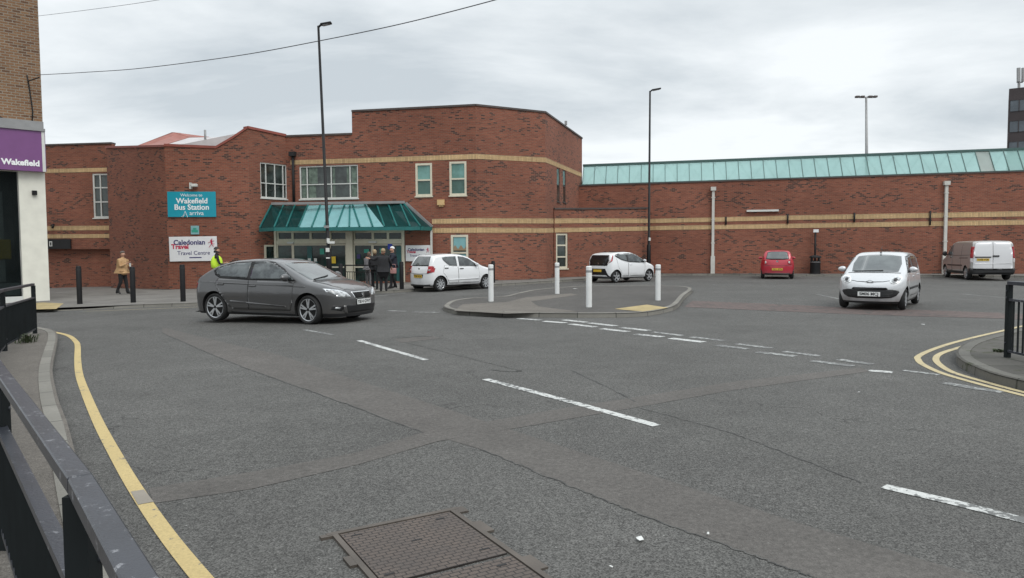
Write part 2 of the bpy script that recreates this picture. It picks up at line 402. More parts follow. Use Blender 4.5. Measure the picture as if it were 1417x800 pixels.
M['glassgreen'] = glassy('window_glass_green', (.03, .085, .065), .06, .6, (.05, .12, .10), 1.5)
M['curtain'] = simple('dim_net_curtain', (.13, .17, .14), .9, var=.4, vscale=6)
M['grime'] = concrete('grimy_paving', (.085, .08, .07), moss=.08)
M['palestrut'] = simple('pale_strut', (.42, .50, .48), .5)
M['pinkroof'] = simple('faded_red_roof_sheet', (.30, .115, .09), .6, var=.12)
M['paper'] = simple('white_paper', (.62, .63, .61), .6, var=.05)

# ================================================================== GROUND
def clipx(bm, step=1.0, x0=-60, x1=1):
    x = x0
    while x < x1:
        bmesh.ops.bisect_plane(bm, geom=bm.verts[:]+bm.edges[:]+bm.faces[:], plane_co=(x, 0, 0), plane_no=(1, 0, 0)); x += step
def sheet_bm(pts, h, uvrot=0.0, step=1.0):
    """flat polygon draped on the sloping ground at height h"""
    bm = bmesh.new(); vs = [bm.verts.new((p[0], p[1], 0)) for p in pts]
    f = bm.faces.new(vs); bmesh.ops.triangulate(bm, faces=[f])
    xs = [p[0] for p in pts]; clipx(bm, step, math.floor(min(xs)), min(1.01, max(xs)))
    for v in bm.verts: v.co.z = g(v.co.x)+h
    fixn(bm)
    if sum(f.normal.z for f in bm.faces) < 0: bmesh.ops.reverse_faces(bm, faces=bm.faces[:])
    uvl = bm.loops.layers.uv.new('UVMap'); c, s = math.cos(uvrot), math.sin(uvrot)
    for f in bm.faces:
        for l in f.loops: l[uvl].uv = (l.vert.co.x*c+l.vert.co.y*s, -l.vert.co.x*s+l.vert.co.y*c)
    return bm
def smooth_poly(pts, n=6):
    """Catmull-Rom through points"""
    out = []
    for i in range(len(pts)-1):
        p0 = pts[max(i-1, 0)]; p1 = pts[i]; p2 = pts[i+1]; p3 = pts[min(i+2, len(pts)-1)]
        for k in range(n):
            t = k/n
            out.append(tuple(.5*((2*p1[j]) + (-p0[j]+p2[j])*t + (2*p0[j]-5*p1[j]+4*p2[j]-p3[j])*t*t + (-p0[j]+3*p1[j]-3*p2[j]+p3[j])*t**3) for j in range(2)))
    out.append(tuple(pts[-1][:2])); return out
def gxy(pix, h=0): return [tuple(G(a, b, h)[:2]) for a, b in pix]
def strip_bm(path, wd, h, ends=True):
    """ribbon of width wd centred on a path"""
    bm = bmesh.new(); uvl = bm.loops.layers.uv.new('UVMap'); prev = None; u = 0
    for i, p in enumerate(path):
        a = Vector(path[max(i-1, 0)]).to_2d(); b = Vector(path[min(i+1, len(path)-1)]).to_2d(); d = (b-a).normalized(); n = Vector((-d.y, d.x))
        q = Vector(p).to_2d()
        if i: u += (q-Vector(path[i-1]).to_2d()).length
        L = q+n*wd/2; R = q-n*wd/2
        cur = (bm.verts.new((L.x, L.y, g(L.x)+h)), bm.verts.new((R.x, R.y, g(R.x)+h)), u)
        if prev:
            f = bm.faces.new([prev[1], cur[1], cur[0], prev[0]])
            for l, uvv in zip(f.loops, ((prev[2], 0), (u, 0), (u, wd), (prev[2], wd))): l[uvl].uv = uvv
        prev = cur
    return bm
def kerb_bm(path, side, wd=.15, h=.11, drop=None):
    """kerb stones: road edge on the path, body on the given side (+1 left, -1 right)"""
    bm = bmesh.new(); uvl = bm.loops.layers.uv.new('UVMap'); prev = None; u = 0
    for i, p in enumerate(path):
        a = Vector(path[max(i-1, 0)]).to_2d(); b = Vector(path[min(i+1, len(path)-1)]).to_2d(); d = (b-a).normalized(); n = Vector((-d.y, d.x))*side
        q = Vector(p).to_2d()
        if i: u += (q-Vector(path[i-1]).to_2d()).length
        hh = h if drop is None else drop(q.x, q.y)
        sec = [(0, -.05), (.012, hh-.03), (.035, hh), (wd, hh), (wd, -.05)]
        cur = [bm.verts.new((q.x+n.x*s, q.y+n.y*s, g(q.x)+z)) for s, z in sec]
        if prev:
            vv = 0
            for k in range(4):
                f = bm.faces.new([prev[k], cur[k], cur[k+1], prev[k+1]])
                w_ = (Vector(sec[k])-Vector(sec[k+1])).length
                for l, uvv in zip(f.loops, ((pu, vv), (u, vv), (u, vv+w_), (pu, vv+w_))): l[uvl].uv = (uvv[0], uvv[1]+.1)
                vv += w_
        prev = cur; pu = u
    fixn(bm); return bm
def struct(name, bm, mat, label=None, smooth=False):
    o = obj(name, bm, mat, smooth=smooth); o['kind'] = 'structure'
    if label: o['label'] = label
    return o

# the road: one sheet to the horizon
bm = bmesh.new()
xs = [-900, -300, -100] + [-60+i for i in range(0, 62)] + [10, 40, 100, 300, 900]
ys = [-300, -40, 0, 10, 20, 40, 80, 200, 1200]
gr = [[bm.verts.new((x, y, g(max(x, -60)))) for y in ys] for x in xs]
for i in range(len(xs)-1):
    for j in range(len(ys)-1): bm.faces.new([gr[i][j], gr[i+1][j], gr[i+1][j+1], gr[i][j+1]])
struct('road', bm, M['road'])

KH = .11
# pavement in front of the station
kpath = smooth_poly(gxy([(-60, 434), (36, 432), (115, 429), (216, 425), (274, 423), (400, 414), (517, 407), (620, 400.5), (685, 396.5), (746, 392.6), (830, 387), (905, 382), (985, 381.3), (1100, 382.5), (1250, 383), (1417, 384.5), (1560, 387)]), 4)
def dropL(x, y): return .03 if x < -13.6 and y > 15 else min(KH, .03+.08*max(0, (x+13.6))/1.2) if x < -12.4 else KH
struct('kerb', kerb_bm(kpath, 1, drop=dropL), M['kerb'])
struct('pavement', sheet_bm(kpath+[(60, 70), (-60, 70)], KH-.006), M['flags'])
# dropped tactile corner in front of the shop (buff)
struct('pavement', sheet_bm(gxy([(20, 429), (20, 421), (60, 418.5), (88, 420), (78, 427.5)], KH), KH+.0), M['tactile'])
# traffic island
isl = gxy([(613, 428), (618, 432), (640, 436), (700, 438.3), (790, 439.8), (857, 439.5), (895, 437.5), (922, 432.5), (938, 426), (948, 413), (958, 404.5), (953, 400.8), (930, 399.2), (860, 399), (796, 400), (745, 404), (716, 409.5), (695, 414.5), (650, 417), (624, 421)])
cl = smooth_poly(isl+[isl[0]], 4)
struct('kerb', kerb_bm(cl, 1, wd=.16, h=.11), M['kerb'])
struct('traffic_island', sheet_bm(cl[:-1], .104), M['island'])
struct('tactile_paving', sheet_bm(gxy([(850, 427.6), (895, 421.6), (925, 426.0), (889, 431.2)], .11), .1125, .35), M['tactile'])
struct('island_concrete', sheet_bm(gxy([(628, 430), (640, 421), (700, 418), (728, 411.5), (790, 406), (800, 408), (735, 417), (745, 424), (800, 431), (700, 434)], .11), .1085, .2), M['footway'])
# left pavement under the guardrail
lk = smooth_poly(gxy([(-40, 453), (20, 455.5), (58, 459), (76, 464), (80, 474), (77, 492), (73, 520), (80, 560), (94, 600), (104, 640), (125, 715), (165, 830), (255, 1100), (500, 1900)]), 5)
struct('kerb', kerb_bm(lk, -1, wd=.16, h=.10), M['kerb'])
struct('footway', sheet_bm(lk+[(4, -8), (-60, -8), (-60, 13)], .094), M['footway'])
# right pavement
rk = smooth_poly(gxy([(1700, 430), (1520, 448), (1420, 462), (1380, 471), (1340, 483), (1323, 496), (1328, 508), (1350, 520), (1375, 530), (1417, 541), (1480, 556), (1600, 585), (1850, 650)]), 5)
struct('kerb', kerb_bm(rk, 1, wd=.17, h=.12), M['kerb_dark'])
struct('footway', sheet_bm(rk+[(30, 4), (40, 14)], .112), M['mosspave'])
# paved strip across the station entrance
struct('block_paving', sheet_bm(gxy([(958, 416.5), (1060, 420.5), (1155, 425), (1270, 429), (1385, 433.2), (1500, 438), (1600, 442), (1600, 452), (1500, 446), (1385, 441), (1270, 438), (1155, 434), (1060, 430), (947, 425)]), .005, .6), M['pavers'])
# reinstated trenches
struct('road_patch', sheet_bm(gxy([(225, 453), (327, 478), (386, 491), (496, 527), (661, 580), (800, 625), (974, 681), (1105, 724), (1336, 792), (1460, 830), (1300, 860), (1122, 798), (1009, 757), (896, 716), (796, 676), (666, 622), (581, 597), (437, 544), (323, 503), (225, 461)]), .0014), M['patch'])
struct('road_patch', sheet_bm(gxy([(206, 676), (369, 650), (496, 626), (581, 600), (683, 582), (793, 563), (865, 552), (1018, 528), (1192, 509), (1205, 514), (1009, 541), (887, 563), (712, 593), (606, 611), (496, 643), (348, 677), (212, 697)]), .0024), M['patch'])
struct('road_patch', sheet_bm(gxy([(543, 469), (600, 465.5), (612, 468), (556, 474.5)]), .002), M['patch'])
def wob(pix, amp=.012, n=24):
    q = smooth_poly(gxy(pix), n); return [(a+random.uniform(-amp, amp), b+random.uniform(-amp, amp)) for a, b in q]
def seam(pix, wd=.018, h=.0034): struct('tar_seam', strip_bm(wob(pix), wd*.62, h), M['tarseal'])
seam([(225, 461), (323, 503), (437, 544), (581, 597)], .022); seam([(666, 622), (796, 676), (896, 716), (1009, 757), (1122, 798)], .02)

seam([(790, 512), (845, 538), (880, 556)], .03); seam([(885, 565), (1000, 596), (1080, 625), (1190, 668)], .018)
seam([(560, 474), (690, 506), (720, 513)], .02, .0025); seam([(548, 468), (585, 465.5), (598, 466)], .05, .003); seam([(680, 512), (705, 514.5), (722, 513.5)], .05, .003)
seam([(1150, 433), (1120, 443), (1090, 447)], .02, .003)

# markings
def line(pix, wd, mat='white_line', h=.0045, sm=0, name='road_marking'):
    pts = gxy(pix)
    if sm: pts = smooth_poly(pts, sm)
    else:                                    # subdivide so it follows the slope
        q = []
        for a, b in zip(pts[:-1], pts[1:]):
            for k in range(4): q.append((a[0]+(b[0]-a[0])*k/4, a[1]+(b[1]-a[1])*k/4))
        pts = q+[pts[-1]]
    return struct(name, strip_bm(pts, wd, h), M[mat])
def dquad(pix, mat='white_line', h=.012): return struct('road_marking', sheet_bm(gxy(pix), h), M[mat])
line([(497, 471.5), (543, 485), (590, 498.5)], .105); line([(672, 525), (790, 556.5), (909, 589.5)], .11); line([(1223, 673.5), (1320, 696), (1430, 724), (1500, 743)], .11)
line([(421, 456.5), (460, 463.5)], .09, 'white_faint')
Z1 = lambda a: [(700+x/2.624, 420+y/2.624) for x, y in a]
for a in (((45,55),(125,61)), ((138,65),(218,71)), ((233,75),(325,86)), ((348,92),(445,103)), ((470,112),(570,122)), ((597,127),(718,141))):
    line(Z1(a), .19)
for a in (((765,152),(880,166)), ((912,177),(1052,192)), ((1112,209),(1262,228))): line(Z1(a), .17, 'white_faint')
line(Z1(((1318,244),(1405,251))), .15)
for a in (((210,60),(293,69)), ((303,71),(398,82)), ((420,88),(520,99))): line(Z1(a), .19)
for a in (((533,104),(640,117)), ((673,122),(792,136)), ((838,147),(965,163)), ((1010,175),(1138,191)), ((1210,204),(1330,222))): line(Z1(a), .15, 'white_faint')
line([(1307, 530), (1345, 537), (1388, 543)], .16, 'white_faint'); line([(1250, 513), (1300, 519)], .12, 'white_faint')
line([(537, 430), (561, 431)], .15, 'white_faint'); line([(572, 432), (608, 432.5)], .15, 'white_faint')
line([(517, 410.5), (540, 407.8), (562, 405.5)], .12, 'white_faint')
line([(115, 431.2), (216, 427.3), (274, 425), (330, 421)], .07, 'yellow_pale')
line([(36, 433.5), (115, 431)], .07, 'white_faint')
line([(1131, 407.5), (1160, 413.5)], .1, 'white_faint'); line([(1120, 396.5), (1150, 397.2)], .1, 'white_faint')
line([(1331, 407), (1386, 411.8), (1440, 415)], .1, 'white_faint'); line([(985, 394), (1040, 393)], .1, 'white_faint')
# yellow line by the left kerb
yl = [(36, 455.5), (60, 457.5), (78, 460.5), (95, 465), (105, 473), (107.5, 480), (107.5, 498), (110, 520), (120, 548), (137, 587), (161, 632), (188, 678), (228, 737), (280, 802), (350, 880), (520, 1080)]
line(yl, .094, 'yellow_line', .006, 6)
struct('road_patch', sheet_bm(gxy([(181, 682), (199, 679), (213, 696), (191, 700)]), .0085), simple('worn_pale_patch', (.24, .215, .18), .8, bump=.2))
Z3 = lambda a: [(1250+x/4, 370+y/4) for x, y in a]
line(Z3([(1100,262),(800,305),(668,325),(560,350),(400,387),(255,425),(140,465),(83,495),(82,512),(108,539),(215,588),(410,645),(668,712),(900,770)]), .085, 'yellow_pale', .006, 6)
line(Z3([(1100,300),(800,335),(668,352),(560,377),(445,406),(310,445),(210,478),(180,508),(205,543),(280,585),(455,637),(668,694),(900,750)]), .085, 'yellow_pale', .006, 6)

# iron access cover
def iron_mat():
    m, nt, b = mat_new('cast_iron_cover'); uv = N(nt, 'ShaderNodeUVMap'); V = uv.outputs[0]
    t = N(nt, 'ShaderNodeTexBrick'); t.inputs['Scale'].default_value = 1; t.inputs['Brick Width'].default_value = .058; t.inputs['Row Height'].default_value = .034
    t.inputs['Mortar Size'].default_value = .0035; t.inputs['Mortar Smooth'].default_value = .3
    nt.links.new(V, t.inputs['Vector'])
    n1 = noise(nt, V, 3, 7, .7); n2 = noise(nt, V, 90, 4, .7)
    c = mixc(nt, mrange(nt, n1, .35, .65), (.075, .062, .055), (.115, .088, .072))
    c = mixc(nt, mth(nt, 'MULTIPLY', t.outputs['Fac'], mrange(nt, n1, .3, .6, .5, 1.0)), c, (.022, .019, .018))
    nt.links.new(c, b.inputs['Base Color']); b.inputs['Metallic'].default_value = .25; b.inputs['Roughness'].default_value = .55
    bp = N(nt, 'ShaderNodeBump'); bp.inputs['Strength'].default_value = .9; bp.inputs['Distance'].default_value = .006
    nt.links.new(mth(nt, 'ADD', mth(nt, 'MULTIPLY', t.outputs['Fac'], -1.0), mth(nt, 'MULTIPLY', n2, .3)), bp.inputs['Height']); nt.links.new(bp.outputs[0], b.inputs['Normal'])
    return m
M['iron'] = iron_mat()
M['ironedge'] = simple('cast_iron_rim', (.10, .085, .072), .55, .3, var=.25, bump=.2)
A_ = G(457, 741); B_ = G(626, 705); ex = (B_-A_); wdt = ex.length; ex.normalize(); ey = Vector((ex.y, -ex.x, 0)); org = A_.copy(); org.z = g(org.x)
cover = empty('access_cover', org, 'rusty double cast iron access cover set in the road in the foreground', 'manhole cover', rz=math.atan2(ex.y, ex.x))
def uvxy(bm):
    uvl = bm.loops.layers.uv.new('UVMap')
    for f in bm.faces:
        for l in f.loops: l[uvl].uv = (l.vert.co.x, l.vert.co.y)
Lc = 1.55
bm = bmesh.new()
for c, s in (((wdt/2, -.018, .006), (wdt+.05, .036, .022)), ((.016, -Lc/2, .006), (.032, Lc-.074, .022)), ((wdt-.016, -Lc/2, .006), (.032, Lc-.074, .022)), ((wdt/2, -Lc+.018, .006), (wdt-.07, .036, .022))): add_box(bm, c, s)
for yy in (-.42, -.98):
    add_box(bm, (-.01, yy, .006), (.058, .12, .0205)); add_box(bm, (wdt+.012, yy+.06, .006), (.075, .17, .0215))
add_box(bm, (-.03, -.03, .0055), (.07, .04, .0195)); add_box(bm, (wdt+.03, -.05, .0055), (.07, .09, .0205))
uvxy(bm); obj('frame', bm, M['ironedge'], cover, world=False)
for k in range(2):
    bm = bmesh.new(); y0 = -.045-k*.74
    add_box(bm, (wdt/2, y0-.355, .004), (wdt-.085, .70, .020)); uvxy(bm); pl = obj('cover_plate', bm, M['iron'], cover, world=False)
    bm = bmesh.new()
    bm.free()
    for (a, b_) in ((.12, -.06), (wdt-.14, -.08), (.1, -.62), (wdt-.12, -.6), (wdt/2, -.3)): bm = bmesh.new(); add_box(bm, (a, y0+b_, .0145), (.055, .014, .003)); obj('keyhole', bm, M['blackmatt'], pl, world=False)
# scraps of litter on the road
for i, (px, py, s) in enumerate(((885, 749, .030), (980, 742, .009), (1188, 545, .014), (846, 789, .010), (1277, 450, .05), (796, 404, .10))):
    c = G(px, py); bm = bmesh.new(); n = 7
    vs = [bm.verts.new((c.x+math.cos(k*6.283/n)*s*random.uniform(.6, 1.2), c.y+math.sin(k*6.283/n)*s*random.uniform(.6, 1.1), c.z+(.118 if i == 5 else .014)+random.uniform(0, .01))) for k in range(n)]
    t_ = bm.verts.new((c.x, c.y, c.z+(.13 if i == 5 else .024)))
    for k in range(n): bm.faces.new([vs[k], vs[(k+1)%n], t_])
    bm.faces.new(vs[::-1])
    nm = ('crumpled white scrap of litter on the dark asphalt strip, the largest in the foreground', 'tiny white crumb of litter on the asphalt strip right of the bigger scrap', 'tiny pale speck of litter on the road below the give way dashes', 'tiny white speck of litter at the lower edge beside the asphalt strip', 'flat pale scrap of litter on the road left of the double yellow lines', 'white scrap of litter lying on the traffic island')[i]
    tag(obj('litter', bm, M['paper']), nm, 'litter', 'litter')

# ================================================================== WALLS OF THE STATION
class Wall:
    def __init__(s, px0, Y0, px1, Y1):
        a = P(px0, 345, Y0); b = P(px1, 345, Y1); s.p0 = Vector((a.x, a.y)); s.p1 = Vector((b.x, b.y)); s.set()
    def set(s):
        s.d = (s.p1-s.p0); s.L = s.d.length; s.d = s.d/s.L; s.n = Vector((s.d.y, -s.d.x))   # n towards the viewer
    def at(s, px, py):                        # pixel -> (u, z)
        r = ray(px, py); n3 = Vector((s.n.x, s.n.y, 0)); t = (Vector((s.p0.x, s.p0.y, 0))-CAM).dot(n3)/r.dot(n3)
        p = CAM+r*t; return (Vector((p.x, p.y))-s.p0).dot(s.d), p.z
    def pt(s, u, z, off=0): q = s.p0+s.d*u+s.n*off; return Vector((q.x, q.y, z))
def interp(prof, u):
    if u <= prof[0][0]: return prof[0][1]
    for (a, za), (b, zb) in zip(prof[:-1], prof[1:]):
        if u <= b: return za+(zb-za)*(u-a)/(b-a) if b > a else zb
    return prof[-1][1]
def wall_bm(W, tops, holes=(), zb=-1.2, thick=.3, uoff=0):
    """wall slab with real openings; tops = [(u, z)...]"""
    bm = bmesh.new(); uvl = bm.loops.layers.uv.new('UVMap')
    us = sorted(set([0, W.L]+[min(max(t[0], 0), W.L) for t in tops]+[h[0] for h in holes]+[h[1] for h in holes]))
    zs = sorted(set([zb]+[h[2] for h in holes]+[h[3] for h in holes]))
    def q(pts, uvs):
        f = bm.faces.new([bm.verts.new(p) for p in pts])
        for l, c in zip(f.loops, uvs): l[uvl].uv = (c[0]+uoff, c[1])
    for a, b in zip(us[:-1], us[1:]):
        if b-a < 1e-5: continue
        za = interp(tops, a+1e-6); zc = interp(tops, b-1e-6)
        for i in range(len(zs)):
            z0 = zs[i]; last = i == len(zs)-1
            za1 = za if last else zs[i+1]; zc1 = zc if last else zs[i+1]
            if any(a >= h[0]-1e-4 and b <= h[1]+1e-4 and z0 >= h[2]-1e-4 and z0 < h[3]-1e-4 for h in holes): continue
            q([W.pt(a, z0), W.pt(b, z0), W.pt(b, zc1), W.pt(a, za1)], [(a, z0), (b, z0), (b, zc1), (a, za1)])
        q([W.pt(a, za), W.pt(b, zc), W.pt(b, zc, -thick), W.pt(a, za, -thick)], [(a, 0), (b, 0), (b, thick), (a, thick)])
        q([W.pt(b, zb, -thick), W.pt(a, zb, -thick), W.pt(a, za, -thick), W.pt(b, zc, -thick)], [(b, zb), (a, zb), (a, za), (b, zc)])
    for u, s in ((0, 1), (W.L, -1)):
        z = interp(tops, u)
        pp = [W.pt(u, zb, -thick), W.pt(u, zb), W.pt(u, z), W.pt(u, z, -thick)]; uu = [(-thick, zb), (0, zb), (0, z), (-thick, z)]
        q(pp if s > 0 else pp[::-1], uu if s > 0 else uu[::-1])
    for (a, b, z0, z1) in holes:              # reveals
        dd = -.14
        q([W.pt(a, z0), W.pt(a, z1), W.pt(a, z1, dd), W.pt(a, z0, dd)], [(0, z0), (0, z1), (.14, z1), (.14, z0)])
        q([W.pt(b, z1), W.pt(b, z0), W.pt(b, z0, dd), W.pt(b, z1, dd)], [(0, z1), (0, z0), (.14, z0), (.14, z1)])
        q([W.pt(a, z1), W.pt(b, z1), W.pt(b, z1, dd), W.pt(a, z1, dd)], [(a, 0), (b, 0), (b, .14), (a, .14)])
        q([W.pt(b, z0), W.pt(a, z0), W.pt(a, z0, dd), W.pt(b, z0, dd)], [(b, 0), (a, 0), (a, .14), (b, .14)])
    return bm
def wbox(bm, W, u0, u1, z0, z1, o0, o1, mat=0, z0b=None, z1b=None):
    """box on a wall: u range, z range (z0b, z1b at the u1 end), offsets o0..o1"""
    z0b = z0 if z0b is None else z0b; z1b = z1 if z1b is None else z1b
    c = [W.pt(u0, z0, o0), W.pt(u1, z0b, o0), W.pt(u1, z1b, o0), W.pt(u0, z1, o0), W.pt(u0, z0, o1), W.pt(u1, z0b, o1), W.pt(u1, z1b, o1), W.pt(u0, z1, o1)]
    v = [bm.verts.new(p) for p in c]
    uvl = bm.loops.layers.uv.get('UVMap') or bm.loops.layers.uv.new('UVMap')
    uu = [(u0, 0), (u1, 0), (u1, z1-z0), (u0, z1-z0)]*2
    for f in ((4,5,6,7), (1,0,3,2), (0,4,7,3), (5,1,2,6), (7,6,2,3), (0,1,5,4)):
        fa = bm.faces.new([v[i] for i in f]); fa.material_index = mat
        for l, i in zip(fa.loops, f): l[uvl].uv = uu[i]
st = empty('bus_station', (0, 36, 0), 'long red brick bus station with buff brick bands, teal glass canopy and glazed roof', 'bus station')
def coping(W, tops, mat='coping', ht=.09, out=.05, th=.3):
    bm = bmesh.new()
    for (a, za), (b, zb) in zip(tops[:-1], tops[1:]):
        if b-a > .03: wbox(bm, W, a, b, za, za+ht, -th-out, out, 0, zb, zb+ht)
    obj('coping', bm, M[mat], st)
def band(W, p0, p1, off=.012, px0=None, px1=None):
    """p = (px, ytop, ybot) at both ends"""
    bm = bmesh.new(); a = W.at(p0[0], p0[1]); a2 = W.at(p0[0], p0[2]); b = W.at(p1[0], p1[1]); b2 = W.at(p1[0], p1[2])
    wbox(bm, W, a[0], b[0], a2[1], a[1], -.02, off, 0, b2[1], b[1]); obj('buff_band', bm, M['buff'], st)
def rect(W, x0, y0, x1, y1):
    cx = (x0+x1)/2; u0 = W.at(x0, (y0+y1)/2)[0]; u1 = W.at(x1, (y0+y1)/2)[0]; return (u0, u1, W.at(cx, y1)[1], W.at(cx, y0)[1])
def window(W, r, cols, rows, frame='cream', pane='glass', fw=.07, parent=None, dep=-.06, label=None, th=.05):
    """frame with bars at the given fractions, glass child"""
    u0, u1, z0, z1 = r; bm = bmesh.new()
    for a, b, c, d in ((u0, u0+fw, z0, z1), (u1-fw, u1, z0, z1), (u0+fw, u1-fw, z1-fw, z1), (u0+fw, u1-fw, z0, z0+fw)): wbox(bm, W, a, b, c, d, dep-th, dep+th*.6)
    for c in cols: uc = u0+(u1-u0)*c; wbox(bm, W, uc-fw*.38, uc+fw*.38, z0+fw, z1-fw, dep-th, dep+th*.45)
    for c in rows: zc = z0+(z1-z0)*c; wbox(bm, W, u0+fw, u1-fw, zc-fw*.38, zc+fw*.38, dep-th, dep+th*.5)
    f = obj('window', bm, M[frame], parent or st)
    if label: f['label'] = label
    bm = bmesh.new(); wbox(bm, W, u0+.01, u1-.01, z0+.01, z1-.01, dep-th-.02, dep-th+.02); obj('pane', bm, M[pane], f)
    bm = bmesh.new(); wbox(bm, W, u0-.04, u1+.04, z0-.06, z0-.002, -.05, .05); obj('sill', bm, M[frame], f)
    return f
# --- left wing
WL = Wall(-60, 41.8, 160, 41)
tl = [WL.at(60, 203.5), WL.at(158, 199)]
tl = [(0, tl[0][1]), (WL.L, tl[1][1])]
hw = rect(WL, 128.5, 240, 157, 301.5); hd = (0, WL.at(156, 350)[0], -1.1, WL.at(100, 345)[1])
obj('wall', wall_bm(WL, tl, [hw, hd]), M['brick'], st); coping(WL, tl)
window(WL, hw, (.36,), (.36, .68), 'whiteframe', fw=.09)
band(WL, (61, 234, 239.7), (152, 232, 237.7)); band(WL, (20, 313.2, 319.4), (157, 312, 318.8)); band(WL, (20, 324.6, 330.4), (157, 323.6, 329.4))
bm = bmesh.new(); wbox(bm, WL, hd[0], hd[1], -1.1, hd[3], -.55, -.42); obj('recess_panel', bm, simple('dark_gate_and_recess_shade', (.060, .030, .026), .7), st)  # dark gate panel with the shade of the recess painted into its colour
bm = bmesh.new(); r = rect(WL, 136, 349, 155, 402); wbox(bm, WL, r[0], r[1], r[2]-.3, r[3], -.41, -.36); obj('door', bm, M['blackmatt'], st)
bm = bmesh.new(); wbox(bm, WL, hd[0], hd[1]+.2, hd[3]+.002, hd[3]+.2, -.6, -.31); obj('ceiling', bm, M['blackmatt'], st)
bm = bmesh.new(); r = rect(WL, 66, 331, 99, 344.5); wbox(bm, WL, *r, .02, .1); sg = obj('dark_sign', bm, M['blackmatt'], st)
bm = bmesh.new(); r = rect(WL, 70, 334, 74, 341)
for a, b, c, d in ((.0, .25, 0, 1), (.75, 1, 0, 1), (.25, .75, .8, 1), (.25, .75, 0, .15)): wbox(bm, WL, r[0]+(r[1]-r[0])*a, r[0]+(r[1]-r[0])*b, r[2]+(r[3]-r[2])*c, r[2]+(r[3]-r[2])*d, .1, .11)
obj('symbol', bm, M['whiteframe'], sg)
bm = bmesh.new(); p = WL.at(72, 312); add_tube(bm, [WL.pt(p[0], p[1], .05), WL.pt(p[0]+.4, p[1]+.03, .4), WL.pt(p[0]+.6, p[1]-.15, .75)], .06, 8); obj('wall_lamp', bm, M['black'], st)
# --- corner block
BS = Wall(152, 39.2, 232, 35); tb = [(0, BS.at(152, 204)[1]), (BS.L, BS.at(232, 202.5)[1])]
obj('wall', wall_bm(BS, tb), M['brickdark'], st); coping(BS, tb, 'redcoping', .10)
S0 = Wall(155, 41.2, 152.01, 39.2); 
obj('wall', wall_bm(S0, [(0, tb[0][1]), (S0.L, tb[0][1])]), M['brickdark'], st)
A1 = Wall(232, 35, 347, 35.3)
ta = [(0, A1.at(232, 202.5)[1]), A1.at(299, 205.5), A1.at(323, 191.5), (A1.L, A1.at(347.5, 178)[1])]
obj('wall', wall_bm(A1, ta, uoff=3.3), M['brick'], st); coping(A1, ta, 'redcoping', .12)
A2 = Wall(347, 35.3, 399, 37.1); t2 = [(0, ta[-1][1]), (A2.L, A2.at(399, 189.5)[1])]
hA = rect(A2, 360.5, 226.5, 397.5, 274.5)
obj('wall', wall_bm(A2, t2, [hA], uoff=8.1), M['brick'], st); coping(A2, t2, 'redcoping', .12)
window(A2, hA, (.22, .55, .86), (.42,), 'whiteframe', fw=.055)
# folded roof behind the raking parapet
zr = A1.at(299, 205.5)[1]
def face_obj(name, polys, mat, th=.12):
    bm = bmesh.new()
    for pl in polys:
        top = [bm.verts.new(p) for p in pl]; bot = [bm.verts.new(Vector(p)-Vector((0, 0, th))) for p in pl]
        bm.faces.new(top); bm.faces.new(bot[::-1])
        for i in range(len(pl)): j = (i+1) % len(pl); bm.faces.new([top[j], top[i], bot[i], bot[j]])
    fixn(bm); return obj(name, bm, mat, st)
face_obj('roof', [[P(222, 202, 36.0), P(299, 204, 36.0), P(345, 178, 36.2), P(395, 190, 40), P(330, 189, 40), P(262, 190.5, 39)]], M['roofgrey'])
face_obj('roof', [[P(186, 203, 37.0), P(224, 201, 36.0), P(262, 190, 39), P(240, 183.5, 39)], [P(240, 183, 39), P(262, 189.7, 39), P(290, 189.5, 40), P(276, 188, 41)], [P(186, 203, 37), P(238, 183, 39.1), P(250, 184, 41), P(196, 202, 41)]], M['pinkroof'])
bm = bmesh.new(); p = P(284, 190, 38.5); add_tube(bm, [p-Vector((0,0,.3)), p+Vector((0, 0, .38))], .06, 8); obj('flue', bm, M['grey'], st)
# --- centre block
B = Wall(399, 37.1, 660, 35.0)
us = B.at(487, 170)[0]
tB = [(0, B.at(399, 189.5)[1]), (us-.002, B.at(487, 186.5)[1]), (us, B.at(487, 155)[1]), (B.L, B.at(660, 146.5)[1])]
hB1 = rect(B, 414.5, 229, 495.5, 275); hB2 = rect(B, 575, 226, 598, 271.5); hB3 = rect(B, 622, 223.5, 645.5, 270.5); hB4 = rect(B, 624, 325, 648, 372)
hE = (B.at(399.2, 350)[0], B.at(559, 350)[0], -1.1, B.at(480, 318)[1])
obj('wall', wall_bm(B, tB, [hB1, hB2, hB3, hB4, hE], uoff=.05), M['brick'], st)
coping(B, tB[:2]); coping(B, tB[2:])
fB1 = window(B, hB1, (.125, .54, .86), (.44,), 'whiteframe', fw=.06)
u0, u1, z0, z1 = hB1
for a, b, c_, d_ in ((.03, .11, .05, .95), (.15, .30, .47, .97), (.15, .27, .03, .42), (.88, .97, .05, .96), (.56, .60, .03, .96), (.80, .85, .47, .96)):
    bm = bmesh.new(); wbox(bm, B, u0+(u1-u0)*a, u0+(u1-u0)*b, z0+(z1-z0)*c_, z0+(z1-z0)*d_, -.095, -.087); obj('curtain', bm, M['curtain'], fB1)
for h in (hB2, hB3):
    f = window(B, h, (), (.49,), 'cream', 'glassblind', fw=.10, dep=-.03)
    bm = bmesh.new(); wbox(bm, B, h[0]+.1, h[1]-.1, h[2]+.1, h[2]+(h[3]-h[2])*.48, -.062, -.056); obj('pane', bm, M['glassgreen'], f)
f = window(B, hB4, (), (.47,), 'cream', 'glassdark', fw=.11, dep=-.03)
u0, u1, z0, z1 = hB4
